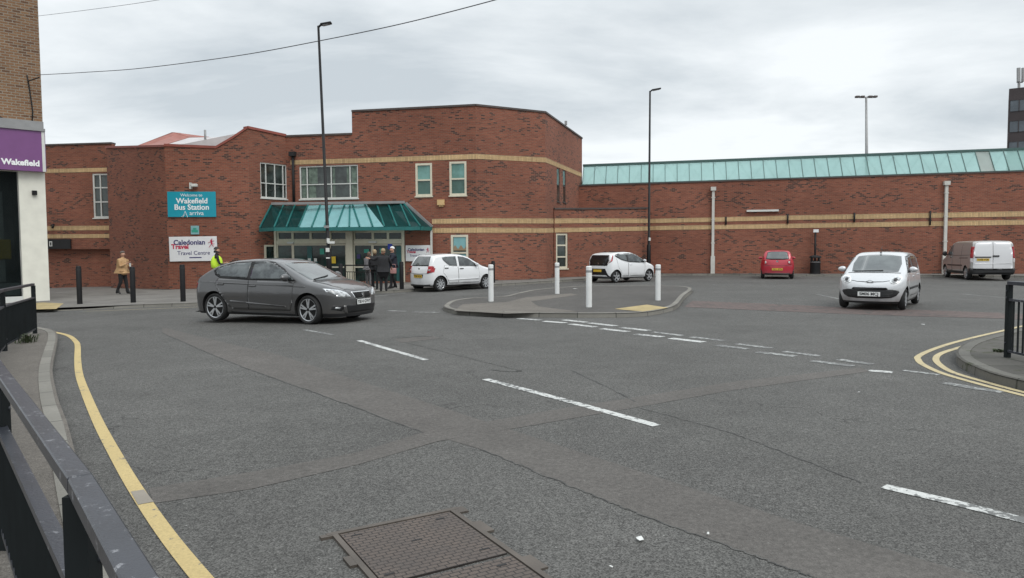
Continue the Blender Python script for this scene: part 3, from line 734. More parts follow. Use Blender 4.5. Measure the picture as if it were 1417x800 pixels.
for k, (a, b, mt) in enumerate(((.54, .93, 'bluep'), (.08, .42, 'bluep'))):
    bm = bmesh.new(); wbox(bm, B, u0+.13, u1-.13, z0+(z1-z0)*a, z0+(z1-z0)*b, -.05, -.035); po = obj('poster', bm, M['canopypale'], f)
    bm = bmesh.new(); c = (z0+(z1-z0)*(a+.0)); n = 10; 
    pts = [(u0+.13, c)]+[(u0+.13+(u1-u0-.26)*i/n, c+(z1-z0)*(.10+.06*math.sin(i*1.3+k*2))) for i in range(n+1)]+[(u1-.13, c)]
    bm.faces.new([bm.verts.new(B.pt(q[0], q[1], -.031)) for q in pts]); fixn(bm); obj('poster', bm, M['buff'], f)
sideB = Wall(487.0, B.pt(us, 0).y+8, 487.01, B.pt(us, 0).y+.01)
sideB.p0 = Vector((B.pt(us, 0).x, B.pt(us, 0).y+8)); sideB.p1 = Vector((B.pt(us, 0).x, B.pt(us, 0).y+.02)); sideB.set()
obj('wall', wall_bm(sideB, [(0, tB[2][1]), (sideB.L, tB[2][1])], zb=6), M['brick'], st)
C_ = Wall(660, 35.0, 755, 37.0); tC = [(0, tB[-1][1]), (C_.L, C_.at(755, 156.5)[1])]
obj('wall', wall_bm(C_, tC, uoff=9.4), M['brick'], st); coping(C_, tC)
Dw = Wall(755, 37.0, 805.5, 45.9); tD = [(0, tC[-1][1]), (Dw.L, Dw.at(805.5, 192.5)[1])]
h1 = rect(Dw, 770.5, 233, 774.5, 279); h2 = rect(Dw, 779, 236, 783, 280)
h1 = (h1[0], h1[0]+.7, h1[2], h1[3]); h2 = (h2[0], h2[0]+.7, h2[2], h2[3])
obj('wall', wall_bm(Dw, tD, [h1, h2], uoff=13.1), M['brick'], st); coping(Dw, tD)
for h in (h1, h2): window(Dw, h, (), (.5,), 'coping', fw=.04, dep=-.03, th=.02)
band(B, (402, 222, 228.2), (487, 219.3, 226)); band(B, (487, 219.3, 226), (660, 213, 220.2)); band(C_, (660, 213, 220.2), (755, 217.8, 225)); band(Dw, (755, 217.8, 225), (804.5, 239.5, 245))
band(B, (598, 303, 310), (660, 301.6, 309.3)); band(B, (598, 315.6, 322.6), (660, 314.8, 322.3)); band(C_, (660, 301.6, 309.3), (755, 302.2, 309.5)); band(C_, (660, 314.8, 322.3), (755, 315.5, 322.3))
band(Dw, (755, 302.2, 309.5), (767.5, 302.3, 309.6), .008); band(Dw, (755, 315.5, 322.3), (767.5, 315.3, 322.1), .008)
# --- low link
F1 = Wall(767, 38.6, 801, 39.5); tF1 = [(0, F1.at(767, 290)[1]), (F1.L, F1.at(801, 290)[1])]
hF = rect(F1, 769.5, 323, 785.5, 371.5)
obj('wall', wall_bm(F1, tF1, [hF]), M['brick'], st); coping(F1, tF1)
window(F1, hF, (), (.33, .66), 'cream', fw=.10)
F2 = Wall(801, 39.5, 896, 42.8); tF2 = [(0, tF1[1][1]), (F2.L, F2.at(896, 289)[1])]
obj('wall', wall_bm(F2, tF2, uoff=1.3), M['brick'], st); coping(F2, tF2)
F3 = Wall(896, 42.8, 896.5, 44.6)
obj('wall', wall_bm(F3, [(0, tF2[1][1]), (F3.L, tF2[1][1])]), M['brick'], st)
band(F1, (767.5, 302.3, 309.6), (801, 302, 309)); band(F1, (767.5, 315.3, 322.1), (801, 314.9, 321.3)); band(F2, (801, 302, 309), (896, 302.6, 308.8)); band(F2, (801, 314.9, 321.3), (896, 313.2, 319.3))
face_obj('roof', [[F1.pt(0, 3.6, -.2), F1.pt(F1.L, 3.6, -.2), F2.pt(F2.L, 3.6, -.2), P(896, 300, 45.2).xy.to_3d()+Vector((0,0,3.6)), P(790, 300, 45.6).xy.to_3d()+Vector((0,0,3.6))]], M['flatroof'])
# --- long wall
E = Wall(797, 45.0, 1417, 40.0); E.p1 = E.p0+E.d*(E.L*1.22); E.set()
tE = [(0, E.at(797, 258)[1]), E.at(1417, 238)]; tE = [tE[0], (E.L, tE[0][1]+(tE[1][1]-tE[0][1])*E.L/tE[1][0])]
obj('wall', wall_bm(E, tE, uoff=.07), M['brick'], st); coping(E, tE, ht=.07)
bE = lambda y0, y1, y2, y3: band(E, (897, y0, y1), (1417, y2, y3))
def bandE(a, b): 
    x0, ya, yb = a; x1, yc, yd = b; k = 1.18
    band(E, a, b)
bandE((896.5, 303, 309), (1110, 297.8, 304.4)); bandE((1110, 297.8, 304.4), (1417, 292.2, 299.7)); bandE((1417, 292.2, 299.7), (1560, 289.5, 297.6))
bandE((896.5, 312.8, 318.8), (1110, 309.2, 315.8)); bandE((1110, 309.2, 315.8), (1417, 304, 311.2)); bandE((1417, 304, 311.2), (1560, 301.6, 309))
for x, ya, yb in ((1004.5, 300, 311), (1090, 296.5, 309.5), (1182, 294.5, 307.5), (1287, 292, 311.5)):
    u, z1 = E.at(x, ya); z0 = E.at(x, yb)[1]; bm = bmesh.new(); add_tube(bm, [E.pt(u, z0, .06), E.pt(u, z1, .06)], .05, 8); obj('vent_pipe', bm, M['blackmatt'], st)
r = rect(E, 1033, 290.5, 1077, 293); bm = bmesh.new(); wbox(bm, E, r[0], r[1], r[2], r[2]+.11, .02, .16); obj('tube_light', bm, M['whiteframe'], st)
for x, ya, yb in ((987, 259, 377), (1309, 251, 379)):
    u, zt = E.at(x, ya); zb = .1; bm = bmesh.new()
    wbox(bm, E, u-.075, u+.075, zb, zt-.2, .03, .18); wbox(bm, E, u-.15, u+.15, zt-.22, zt, .02, .26); wbox(bm, E, u-.12, u+.12, zb, 1.15, .025, .22)
    for zz_ in (1.9, 3.3, 4.6): wbox(bm, E, u-.11, u+.11, zz_, zz_+.05, .02, .19)
    obj('downpipe', bm, M['pipe'], st)
# glazed roof
us0 = E.at(805, 250)[0]; Ls = E.L; ob, ot, hh = -.3, -1.2, 1.30
zE = lambda u: interp(tE, u)+.07
def gquad(name, a, b, mat, o0, o1, h0, h1, par=st):
    bm = bmesh.new(); vs = [bm.verts.new(E.pt(a, zE(a)+h0, o0)), bm.verts.new(E.pt(b, zE(b)+h0, o0)), bm.verts.new(E.pt(b, zE(b)+h1, o1)), bm.verts.new(E.pt(a, zE(a)+h1, o1))]
    bm.faces.new(vs); return obj(name, bm, mat, par)
up0 = E.at(1368, 225)[0]; up0 = us0+round((up0-us0)/.72)*.72; up1 = up0+.72
gquad('glazing', us0, up0, M['roofglass'], ob, ot, 0, hh); gquad('glazing', up1, Ls, M['roofglass'], ob, ot, 0, hh); gquad('glazing', up0, up1, M['roofglasspale'], ob, ot, 0, hh)
gquad('glazing', us0, Ls, M['roofglass'], ot-.25, -2.4, hh, 0)
bm = bmesh.new(); v = [E.pt(us0, zE(us0), ob), E.pt(us0, zE(us0)+hh, ot), E.pt(us0, zE(us0)+hh, ot-.25), E.pt(us0, zE(us0), -2.4)]; bm.faces.new([bm.verts.new(q) for q in v]); obj('glazing', bm, M['roofglass'], st)
bm = bmesh.new(); wbox(bm, E, us0-.05, Ls, zE(us0)+hh-.03, zE(us0)+hh+.10, ot-.35, ot+.07, 0, zE(Ls)+hh-.03, zE(Ls)+hh+.10); obj('ridge', bm, M['roofbar'], st)
bm = bmesh.new(); wbox(bm, E, us0-.05, Ls, zE(us0)-.02, zE(us0)+.06, ob-.05, ob+.08, 0, zE(Ls)-.02, zE(Ls)+.06); obj('glazing_sill', bm, M['roofbar'], st)
u = us0; proto = None
while u < Ls:
    if proto is None:
        bm = bmesh.new(); add_bar(bm, E.pt(u, zE(u), ob+.03), E.pt(u, zE(u)+hh, ot+.03), .035, .05); proto = obj('glazing_bar', bm, M['roofbar'], st); b0 = proto.location.copy(); u_0 = u
    else:
        c = proto.copy(); COL.objects.link(c); dv = E.pt(u, zE(u))-E.pt(u_0, zE(u_0)); c.location = b0+dv
    u += .72
bm = bmesh.new(); u = us0+.1; k = 0
while u < Ls-1.5:
    add_bar(bm, E.pt(u, zE(u)+.05, -1.35), E.pt(u+.72, zE(u)+hh-.1, -1.35), .022, .022); add_bar(bm, E.pt(u+.72, zE(u)+hh-.1, -1.35), E.pt(u+1.44, zE(u)+.05, -1.35), .022, .022)
    u += 1.44
obj('truss', bm, M['palestrut'], st)
# flat roofs
zt = tB[1][1]-.35
fl = lambda p, z: Vector((p.x, p.y, z))
face_obj('roof', [[fl(WL.pt(0, 0, -.3), zt), fl(WL.pt(WL.L, 0, -.3), zt), fl(P(170, 300, 42), zt), fl(P(330, 300, 42.5), zt), fl(A2.pt(A2.L, 0, -.3), zt), fl(B.pt(us, 0, -.3), zt), Vector((B.pt(us, 0).x, 62, zt)), Vector((WL.p0.x, 62, zt))]], M['flatroof'])
zt2 = tB[2][1]-.4
face_obj('roof', [[fl(B.pt(us+.1, 0, -.3), zt2), fl(B.pt(B.L, 0, -.3), zt2), fl(C_.pt(C_.L, 0, -.3), zt2), fl(Dw.pt(Dw.L, 0, -.3), zt2), Vector((B.pt(us, 0).x+.1, 56, zt2))]], M['flatroof'])
zt3 = 5.0
face_obj('roof', [[fl(E.pt(0, 0, -2.4), zt3+.4), fl(E.pt(E.L, 0, -2.4), zt3+.4), fl(E.pt(E.L, 0, -20), zt3+.4), fl(E.pt(0, 0, -20), zt3+.4)]], M['flatroof'])
backB = Wall(0, 1, 1, 1); backB.p0 = Vector((Dw.p1.x, 45.9)); backB.p1 = Vector((B.pt(us, 0).x, 56)); backB.set()
# little roof vent on the centre block
bm = bmesh.new(); p = P(783, 172, 47); add_tube(bm, [p-Vector((0,0,1.6)), p], .03, 6); add_box(bm, p+Vector((0, 0, .08)), (.16, .16, .25)); obj('aerial', bm, M['grey'], st)
# security lamp box on the brick
r = rect(B, 606, 276.5, 615.5, 286); bm = bmesh.new(); wbox(bm, B, r[0], r[1], r[2]+.07, r[3], .0, .14); wbox(bm, B, r[0]+.07, r[1]-.05, r[2], r[2]+.07, .0, .10); obj('alarm_box', bm, simple('buff_alarm_box', (.62, .42, .2), .5), st)
for (W, px0, y0, y1) in ((B, 406.5, 216, 280),):
    a = W.at(px0, y0); b = W.at(px0, y1); bm = bmesh.new(); add_tube(bm, [W.pt(a[0], a[1], .09), W.pt(a[0], b[1], .09)], .07, 8); wbox(bm, W, a[0]-.16, a[0]+.16, a[1]-.02, a[1]+.2, .02, .24); obj('downpipe', bm, M['blackmatt'], st)

# --- entrance screens under the canopy
EN = Wall(382, 36.35, 559, 35.65)
def er(x0, y0, x1, y1): return rect(EN, x0, y0, x1, y1)
def ebox(name, x0, y0, x1, y1, o0, o1, mat, parent=st, bottom=None):
    r = er(x0, y0, x1, y1); bm = bmesh.new(); wbox(bm, EN, r[0], r[1], r[2] if bottom is None else bottom, r[3], o0, o1); return obj(name, bm, M[mat], parent)
ebox('soffit', 382, 318, 559, 321, -1, .0, 'cream')
for (a, b) in ((382, 480), (490, 559)):
    ebox('door_header', a, 332.5, b, 337.5, -.06, .06, 'cream')
ebox('column', 480.5, 320, 489.5, 404, -.10, .16, 'cream', bottom=-.6)
ebox('column', 381, 320, 384, 404, -.1, .1, 'cream', bottom=-.6); ebox('column', 557, 320, 560.5, 404, -.1, .1, 'cream', bottom=-.6)
for a, b in ((384, 405), (405, 430), (430, 457), (457, 480), (490, 516), (516, 537), (537, 557)):
    r = er(a, 320.5, b, 332.5); f = window(EN, r, (), (), 'cream', 'glassdark', fw=.06, dep=0)
for a, b, d in ((384, 406, .3), (406, 457, .5), (457, 480, .5), (490, 516, .5), (516, 557, .5)):
    r = er(a, 338, b, 400); r = (r[0], r[1], -.3, r[3])
    bm = bmesh.new(); u0, u1, z0, z1 = r; fw = .06
    for q in ((u0, u0+fw, z0, z1), (u1-fw, u1, z0, z1), (u0+fw, u1-fw, z1-fw, z1), (u0+fw, u1-fw, z0, z0+.18), (u0+fw, u1-fw, .75, .82)): wbox(bm, EN, *q, -.04, .03)
    f = obj('door', bm, M['cream'], st)
    bm = bmesh.new(); wbox(bm, EN, u0+.02, u1-.02, z0+.02, z1-.02, -.02, .0); obj('pane', bm, M['glassdark'], f)
for a, y0, b, y1, mt in ((426, 341, 432.5, 402, 'tealdark'), (408, 362, 440, 378, 'tealdark'), (386, 380, 392, 402, 'tealdark'), (549, 341, 556, 402, 'tealdark')): ebox('door_panel', a, y0, b, y1, .031, .036, mt)
ebox('soffit_light', 400, 335, 408, 337.3, .06, .25, 'paper'); ebox('soffit_light', 512, 334, 522, 336.3, .06, .25, 'paper')
for a, y0, b, y1, mt in ((459, 355, 465, 364.5, 'yellow'), (426.5, 357.5, 430.5, 362, 'paper'), (435, 357.5, 439, 362, 'paper'), (494, 352, 499, 358, 'letnavy'), (537, 337.5, 543, 345, 'bluep'), (504, 345, 511, 350, 'green'), (526, 344, 530, 350, 'green'), (443, 344, 449, 352, 'green')): ebox('notice', a, y0, b, y1, .037, .045, mt)
bm = bmesh.new(); r = er(489, 389, 559, 400); wbox(bm, EN, r[0], r[1], -.6, r[3], .16, .36); obj('low_wall', bm, M['brick'], st)
# interior darkness behind the doors: floor, back wall
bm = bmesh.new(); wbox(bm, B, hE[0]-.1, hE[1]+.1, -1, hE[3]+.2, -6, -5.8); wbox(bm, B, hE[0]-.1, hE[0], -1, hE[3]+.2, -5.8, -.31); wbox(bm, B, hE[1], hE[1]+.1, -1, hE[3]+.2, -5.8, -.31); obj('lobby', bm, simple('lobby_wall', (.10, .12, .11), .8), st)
# narrow side window and brick pier left of the doors
r = rect(A2, 365, 339, 380, 362); window(A2, (r[0], r[1], r[2], r[3]), (), (), 'cream', 'glassdark', fw=.08, dep=.07)
# canopy
can = empty('entrance_canopy', (P(478, 320, 34).x, 34.5, 2.5), 'teal framed sloping glass canopy over the station doors', 'canopy')
Zc = lambda x: 350+x/5.25
mull = [(137, 50), (222, 155), (305, 243), (400, 333), (490, 428), (578, 520), (668, 610), (705, 700), (722, 775), (812, 870), (897, 955), (980, 1045), (1068, 1140), (1095, 1215), (1104, 1296)]
def wyd(px): return 37.1+(35.0-37.1)*(px-399)/(660-399) if px > 399 else 35.3+(37.1-35.3)*(px-347)/52
dtop = lambda px: wyd(px)-.12
def dbot(px):
    return 34.35 if 372 < px < 585 else (34.35+(35.3-34.35)*(372-px)/14 if px <= 372 else 34.35+(35.35-34.35)*(px-585)/13)
tp = [P(Zc(a), 284, dtop(Zc(a))) for a, b in mull]; bp_ = [P(Zc(b), 316, dbot(Zc(b))) for a, b in mull]
for p in bp_: p.z = 2.72
for p in tp: p.z = tp[4].z
paleset = {3, 4, 5, 6, 7, 8, 9}  # canopy panes whose sky reflection is painted as a pale colour
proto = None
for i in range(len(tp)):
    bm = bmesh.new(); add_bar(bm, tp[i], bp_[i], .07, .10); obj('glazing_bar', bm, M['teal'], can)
for nm_, ids, mt in (('glass', [0, 1, 2], 'canopyglass'), ('glass', [10, 11, 12, 13], 'canopyglass'), ('painted_reflection_glass', sorted(paleset), 'canopypale')):
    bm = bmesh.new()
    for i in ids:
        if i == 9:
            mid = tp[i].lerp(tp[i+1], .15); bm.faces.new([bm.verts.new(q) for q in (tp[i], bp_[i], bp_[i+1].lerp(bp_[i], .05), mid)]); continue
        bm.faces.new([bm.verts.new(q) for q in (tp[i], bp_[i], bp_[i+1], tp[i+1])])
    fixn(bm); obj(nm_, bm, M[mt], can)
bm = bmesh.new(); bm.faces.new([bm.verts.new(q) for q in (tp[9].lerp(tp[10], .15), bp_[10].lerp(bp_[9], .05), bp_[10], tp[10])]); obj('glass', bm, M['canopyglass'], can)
bm = bmesh.new()
for a, b in zip(bp_[:-1], bp_[1:]): add_bar(bm, a-Vector((0, 0, .09)), b-Vector((0, 0, .08)), .09, .17)
obj('fascia', bm, M['teal'], can)
bm = bmesh.new(); add_bar(bm, tp[0]+Vector((0, 0, .06)), tp[-1]+Vector((0, 0, .06)), .14, .12); add_bar(bm, tp[-1]+Vector((.05, 0, .02)), bp_[-1]+Vector((.05, 0, 0)), .12, .12); obj('flashing', bm, M['grey'], can)
bm = bmesh.new(); add_bar(bm, bp_[-1]+Vector((.0, 0, -.15)), Vector((bp_[-1].x, bp_[-1].y, -.3)), .10, .10); obj('post', bm, M['pipe'], can)

# grimy strips where the paving meets the brickwork
for W_, a_, b_ in ((A1, 0, A1.L), (BS, 0, BS.L), (B, B.at(560, 350)[0], B.L), (C_, 0, C_.L), (F1, 0, F1.L), (F2, 0, F2.L), (E, E.at(897, 350)[0], E.L)):
    n_ = max(4, int((b_-a_)/.35)); pf = [W_.pt(a_+(b_-a_)*i/n_, 0, .0) for i in range(n_+1)]; pb = [W_.pt(a_+(b_-a_)*i/n_, 0, random.uniform(.08, .38)) for i in range(n_+1)]
    struct('grime', sheet_bm([(q.x, q.y) for q in pf+pb[::-1]], KH-.003), M['grime'])
# ================================================================== SIGNS
def text_bm_obj(s, size, mat, parent, origin, right, up, ext=.004, bold=0.0, align='CENTER', name='lettering', spacing=1.0):
    cu = D.curves.new('t', 'FONT'); cu.body = s; cu.size = size; cu.extrude = ext; cu.offset = bold; cu.align_x = align; cu.align_y = 'CENTER'; cu.space_character = spacing
    cu.resolution_u = 3
    to = D.objects.new('t', cu); COL.objects.link(to); dg = bpy.context.evaluated_depsgraph_get()
    me = D.meshes.new_from_object(to.evaluated_get(dg)); D.objects.remove(to); D.curves.remove(cu)
    right = Vector(right).normalized(); up = Vector(up).normalized(); nn = right.cross(up)
    mt = Matrix(((right.x, up.x, nn.x, origin[0]), (right.y, up.y, nn.y, origin[1]), (right.z, up.z, nn.z, origin[2]), (0, 0, 0, 1)))
    me.transform(mt); me.materials.clear(); me.materials.append(M[mat] if isinstance(mat, str) else mat)
    o = D.objects.new(name, me); COL.objects.link(o); o.parent = parent
    if parent.parent is None and parent.type == 'EMPTY' and parent.get('worldkids', 0): o.location = -parent.location
    return o
def sign(name, W, x0, y0, x1, y1, mat, label, cat, off=.05, tilt=0, thick=.05):
    r = rect(W, x0, y0, x1, y1); cu, cz = (r[0]+r[1])/2, (r[2]+r[3])/2
    c = W.pt(cu, cz, off); e = D.objects.new(name, None); COL.objects.link(e); e.location = c
    tag(e, label, cat)
    e.rotation_euler = (Matrix.Rotation(math.atan2(W.d.y, W.d.x), 4, 'Z') @ Matrix.Rotation(-tilt, 4, 'Y')).to_euler()   # x along wall, -y out
    w_, h_ = r[1]-r[0], r[3]-r[2]
    bm = bmesh.new(); add_box(bm, (0, 0, 0), (w_, thick, h_)); bevel(bm, .008); obj('panel', bm, M[mat], e, world=False)
    return e, w_, h_
X_, Z_ = (1, 0, 0), (0, 0, 1)
s1, w_, h_ = sign('station_sign', A1, 232.5, 265.5, 299.3, 300.5, 'signblue', 'turquoise bus station welcome sign high on the brick wall', 'sign')
fy = -.03
text_bm_obj('Welcome to', .20, 'letwhite', s1, (.0, fy, h_*.36), X_, Z_)
text_bm_obj('Wakefield', .36, 'letwhite', s1, (0.02, fy, h_*.13), X_, Z_, bold=.008); text_bm_obj('Bus Station', .36, 'letwhite', s1, (0, fy, -h_*.12), X_, Z_, bold=.008)
text_bm_obj('arriva', .29, 'letwhite', s1, (.22, fy, -h_*.35), X_, Z_)
bm = bmesh.new()
for a, b in (((-.42, -.62), (-.31, -.33)), ((-.31, -.33), (-.2, -.62)), ((-.50, -.60), (-.30, -.50))): add_bar(bm, (a[0], fy, a[1]), (b[0], fy, b[1]), .05, .012)
obj('logo', bm, M['letwhite'], s1, world=False)
def travel_sign(W, x0, y0, x1, y1, label, k=1, tilt=0, off=.05):
    e, w_, h_ = sign('travel_sign', W, x0, y0, x1, y1, 'signwhite', label, 'sign', tilt=tilt, off=off)
    s = w_/2.42
    text_bm_obj('Caledonian', .355*s, 'letnavy', e, (-.18*s, fy, .335*s), X_, Z_, bold=.009*s); text_bm_obj('Travel', .34*s, 'letred', e, (-.66*s, fy, .12*s), X_, Z_, bold=.012*s)
    text_bm_obj('Travel Centre', .29*s, 'letnavy', e, (.02*s, fy, -.22*s), X_, Z_)
    bm = bmesh.new(); add_box(bm, (.10*s, fy, -.45*s), (.62*s, .01, .05*s)); obj('underline', bm, M['letnavy'], e, world=False)
    bm = bmesh.new(); cx, cz = .93*s, .27*s       # red lion-like emblem
    for a, b, t in (((0, .18), (.02, -.02), .09), ((.02, -.02), (-.12, -.2), .06), ((.02, -.02), (.12, -.16), .06), ((0, .1), (-.16, .04), .05), ((0, .1), (.15, .14), .05), ((-.02, .0), (.17, -.02), .04), ((0, .2), (.06, .24), .1)):
        add_bar(bm, (cx+a[0]*s, fy, cz+a[1]*s), (cx+b[0]*s, fy, cz+b[1]*s), t*s, .012)
    obj('logo', bm, M['letred'], e, world=False)
    return e
travel_sign(A1, 235, 327.5, 301, 361.5, 'white travel centre sign with navy and red lettering left of the hi-vis person', tilt=math.radians(.6))
sgW = Wall(559, 35.6, 598, 35.3)
travel_sign(sgW, 562, 339.5, 596.5, 361.5, 'smaller white travel centre sign under the canopy behind the white hatchback', off=.05)
bm = bmesh.new(); wbox(bm, sgW, 0.05, sgW.L, -.6, 2.55, -.4, -.02); obj('wall', bm, M['brick'], st)
e, w_, h_ = sign('notice_sign', A1, 264.5, 312.5, 276, 324.5, 'canopypale', 'small square pale green notice between the two big signs', 'sign', thick=.03)
bm = bmesh.new(); add_box(bm, (0, -.018, -.05), (.3, .008, .12)); add_box(bm, (0, -.018, .06), (.16, .008, .08)); obj('symbol', bm, M['green'], e, world=False)
lam = empty('floodlight', A1.pt(A1.at(268.5, 257)[0], A1.at(268.5, 257)[1], .15), 'small white lamp on a bracket above the turquoise sign', 'lamp')
bm = bmesh.new(); add_box(bm, (.08, 0, 0), (.26, .2, .14)); bevel(bm, .02); obj('lamp_head', bm, M['whiteframe'], lam, world=False)
bm = bmesh.new(); add_box(bm, (-.12, .05, -.02), (.06, .22, .30)); obj('bracket', bm, M['whiteframe'], lam, world=False)

# ================================================================== SHOP ON THE LEFT
sh = empty('corner_shop', (-20, 28, -.3), 'brown brick shop with purple fascia and cream pillar at the left edge', 'shop')
SW = Wall(0, 26.9, 69, 28.0); dd = SW.d.copy(); p1c = G(69, 413.5, KH); 
SW.p1 = Vector((P(69, 412, 27.8).x, 27.8)); SW.p0 = SW.p1-dd*6.5; SW.set()
ztop = 16
def sbox(name, x0, y0, x1, y1, o0, o1, mat, parent=sh, zb=None, zt_=None, ulim=None):
    a = SW.at(x0, (y0+y1)/2)[0] if x0 is not None else 0.0; b = SW.at(x1, (y0+y1)/2)[0] if x1 is not None else SW.L
    z0 = SW.at(30, y1)[1] if zb is None else zb; z1 = SW.at(30, y0)[1] if zt_ is None else zt_
    bm = bmesh.new(); wbox(bm, SW, a, b, z0, z1, o0, o1); return obj(name, bm, M[mat] if isinstance(mat, str) else mat, parent)
zf0 = SW.at(30, 237)[1]; zf1 = SW.at(30, 181)[1]; zf2 = SW.at(30, 171)[1]
bm = wall_bm(SW, [(0, ztop), (SW.L, ztop)], zb=zf0+.01, thick=8); obj('wall', bm, M['shopbrick'], sh)
fa = sbox('fascia', None, 181, None, 237, .02, .30, 'purple', zb=zf0, zt_=zf1)
sbox('fascia_trim', None, 171, None, 181, .02, .36, 'grey', zb=zf1+.002, zt_=zf1+.10)
sbox('fascia_trim', None, 0, None, 0, .01, .12, 'grey', zb=zf1+.11, zt_=zf2+.12)
bm = bmesh.new(); wbox(bm, SW, SW.L-.12, SW.L-.02, zf0, zf1, .30, .315); obj('fascia_trim', bm, M['whiteframe'], sh)
ut, zt_ = SW.at(31, 226.5)
text_bm_obj('Wakefield', .29, 'letwhite', fa, SW.pt(ut-.10, zt_, .31), (SW.d.x, SW.d.y, 0), Z_, bold=.012)
ur0 = SW.at(29, 330)[0]
bm = wall_bm(SW, [(0, zf0), (SW.L, zf0)], [(0, ur0, -1, zf0-.02)], zb=-1.2, thick=8); pil = obj('pillar', bm, M['render'], sh)
bm = bmesh.new(); wbox(bm, SW, 0, ur0, -1.2, -.05, -.2, -.02); obj('stall_riser', bm, M['whiteframe'], sh)
bm = bmesh.new(); wbox(bm, SW, 0, ur0, -.05, zf0, -1.3, -1.2); wbox(bm, SW, ur0-.02, ur0+.05, -.05, zf0, -1.2, -.15); obj('shop_interior', bm, simple('dim_shop_interior', (.34, .34, .33), .8, var=.5, vscale=.8), sh)
bm = bmesh.new(); wbox(bm, SW, 0, ur0-.0, -.05, zf0-.02, -.19, -.17); obj('shop_window', bm, tinted('shop_glass', (.10, .13, .135), .16, .05), sh)
bm = bmesh.new(); c = SW.at(6, 340)[0]; wbox(bm, SW, c-.9, c+.08, .5, 3.9, -.6, -.5); obj('display_screen', bm, M['whiteframe'], sh)
bm = bmesh.new(); c = SW.at(5, 340)[0]; wbox(bm, SW, c-.2, c+.3, 1.35, 2.1, -.48, -.38); bevel(bm, .04); obj('display_garment', bm, M['yellow'], sh)
bm = bmesh.new(); c = SW.at(20, 390)[0]; wbox(bm, SW, c-.9, c+.3, .0, .45, -.8, -.3); obj('display_plinth', bm, M['whiteframe'], sh)
r = (SW.at(44, 267)[0], SW.at(50.5, 267)[0], SW.at(47, 270)[1], SW.at(47, 264)[1]); bm = bmesh.new(); wbox(bm, SW, *r, .0, .12); obj('wall_lamp', bm, M['black'], sh)
bm = bmesh.new()
def sp_(px, py, o=.03): u, z = SW.at(px, py); return SW.pt(u, z, o)
add_tube(bm, [sp_(37, 104), sp_(40, 120), sp_(43, 140), sp_(45, 155), sp_(44, 170)], .022, 6)
add_tube(bm, [sp_(-6, 159), sp_(10, 167), sp_(25, 171.5), sp_(45, 172)], .022, 6)
add_bar(bm, sp_(38, 113), sp_(38, 113, .9)+Vector((.25, 0, 0)), .03, .03); obj('wall_cable', bm, M['blackmatt'], sh)

# ================================================================== FAR THINGS
TWW = Wall(1389.5, 150, 1500, 150); TWW.p1 = TWW.p0+Vector((.83, -.56))*30; TWW.set()
tw = empty('office_tower', (P(1440, 150, 150).x, 150, 0), 'dark brown office tower rising behind the roof at the right edge', 'tower')
x0 = P(1389, 150, 150).x; zt = P(1389, 123, 150).z
bm = bmesh.new(); wbox(bm, TWW, 0, 30, 0, zt, -16, 0); obj('wall', bm, M['tower'], tw)
for k in range(8):
    z1 = P(1390, 139.5, 150).z-k*4.2
    bm = bmesh.new(); wbox(bm, TWW, .3, 3.2, z1-2.25, z1-.05, -.1, .1)
    fr = obj('window', bm, M['towerglass'], tw)
    bm = bmesh.new(); wbox(bm, TWW, 1.7, 1.85, z1-2.25, z1-.05, .1, .2); wbox(bm, TWW, .2, 3.3, z1-.05, z1+.07, .0, .22); obj('frame', bm, M['tower'], fr)
bm = bmesh.new()
add_bar(bm, P(1410, 122, 151), P(1410, 108, 151), .35, .35); add_bar(bm, P(1407, 114, 151), P(1415, 114, 151), .2, .2)
obj('aerial_mast', bm, M['grey'], tw)
for xx in (1409.5, 1416):
    bm = bmesh.new(); add_bar(bm, P(xx, 113, 150.6), P(xx, 94, 150.6), .55, .4); obj('aerial_panel', bm, M['grey'], tw)
fm = empty('floodlight_mast', P(1199.5, 300, 95), 'distant slim mast with a ring of lamps above the glazed roof', 'floodlight mast')
bm = bmesh.new(); a = P(1200, 330, 95); b = P(1198.6, 134, 95); add_tube(bm, [a, b], [.30, .13], 8); obj('pole', bm, M['grey'], fm)
bm = bmesh.new(); add_bar(bm, b+Vector((-.9, 0, -.1)), b+Vector((.9, 0, -.1)), .15, .12); obj('crossarm', bm, M['grey'], fm)
for dx_ in (-1.15, -.5, .5, 1.15):
    bm = bmesh.new(); add_box(bm, b+Vector((dx_, 0, .0)), (.45, .5, .22)); obj('lamp_head', bm, M['coping'], fm)

# ================================================================== STREET FURNITURE
def lamp_post(name, label, base, top, hd, r=(.11, .055)):
    e = empty(name, base, label, 'street lamp', 'tall black street lamps')
    bm = bmesh.new(); add_tube(bm, [base, base+(top-base)*.16, base+(top-base)*.165, top], [r[0], r[0], r[1]*1.25, r[1]*.85], 12); obj('pole', bm, M['black'], e)
    bm = bmesh.new(); add_bar(bm, base+Vector((-.0, -r[0]-.003, .5)), base+Vector((0, -r[0]-.003, 1.1)), .1, .02); obj('access_door', bm, M['black'], e)
    bm = bmesh.new(); add_tube(bm, [top-Vector((0, 0, .05)), top+Vector((.12, 0, .06))], .045, 8)
    add_bar(bm, top+Vector((.1, 0, .05)), top+hd, .22, .07); bevel(bm, .012); lh = obj('lamp_head', bm, M['black'], e)
    bm = bmesh.new(); add_bar(bm, top+Vector((.18, 0, .015)), top+hd-Vector((.06, 0, .045)), .16, .03); obj('lens', bm, M['grey'], lh)
    return e
b1 = P(457, 402, 29); b1.z = g(b1.x)+KH; t1 = P(440.5, 36, 29)
lp = lamp_post('street_lamp', 'taller black lamp post in front of the station canopy', b1, t1, Vector((.52, 0, .12)))
def pl1(py, dx=0): f = (b1.z-P(450, py, 29).z)/(b1.z-t1.z); return b1.lerp(t1, f)+Vector((dx, -.12, 0))
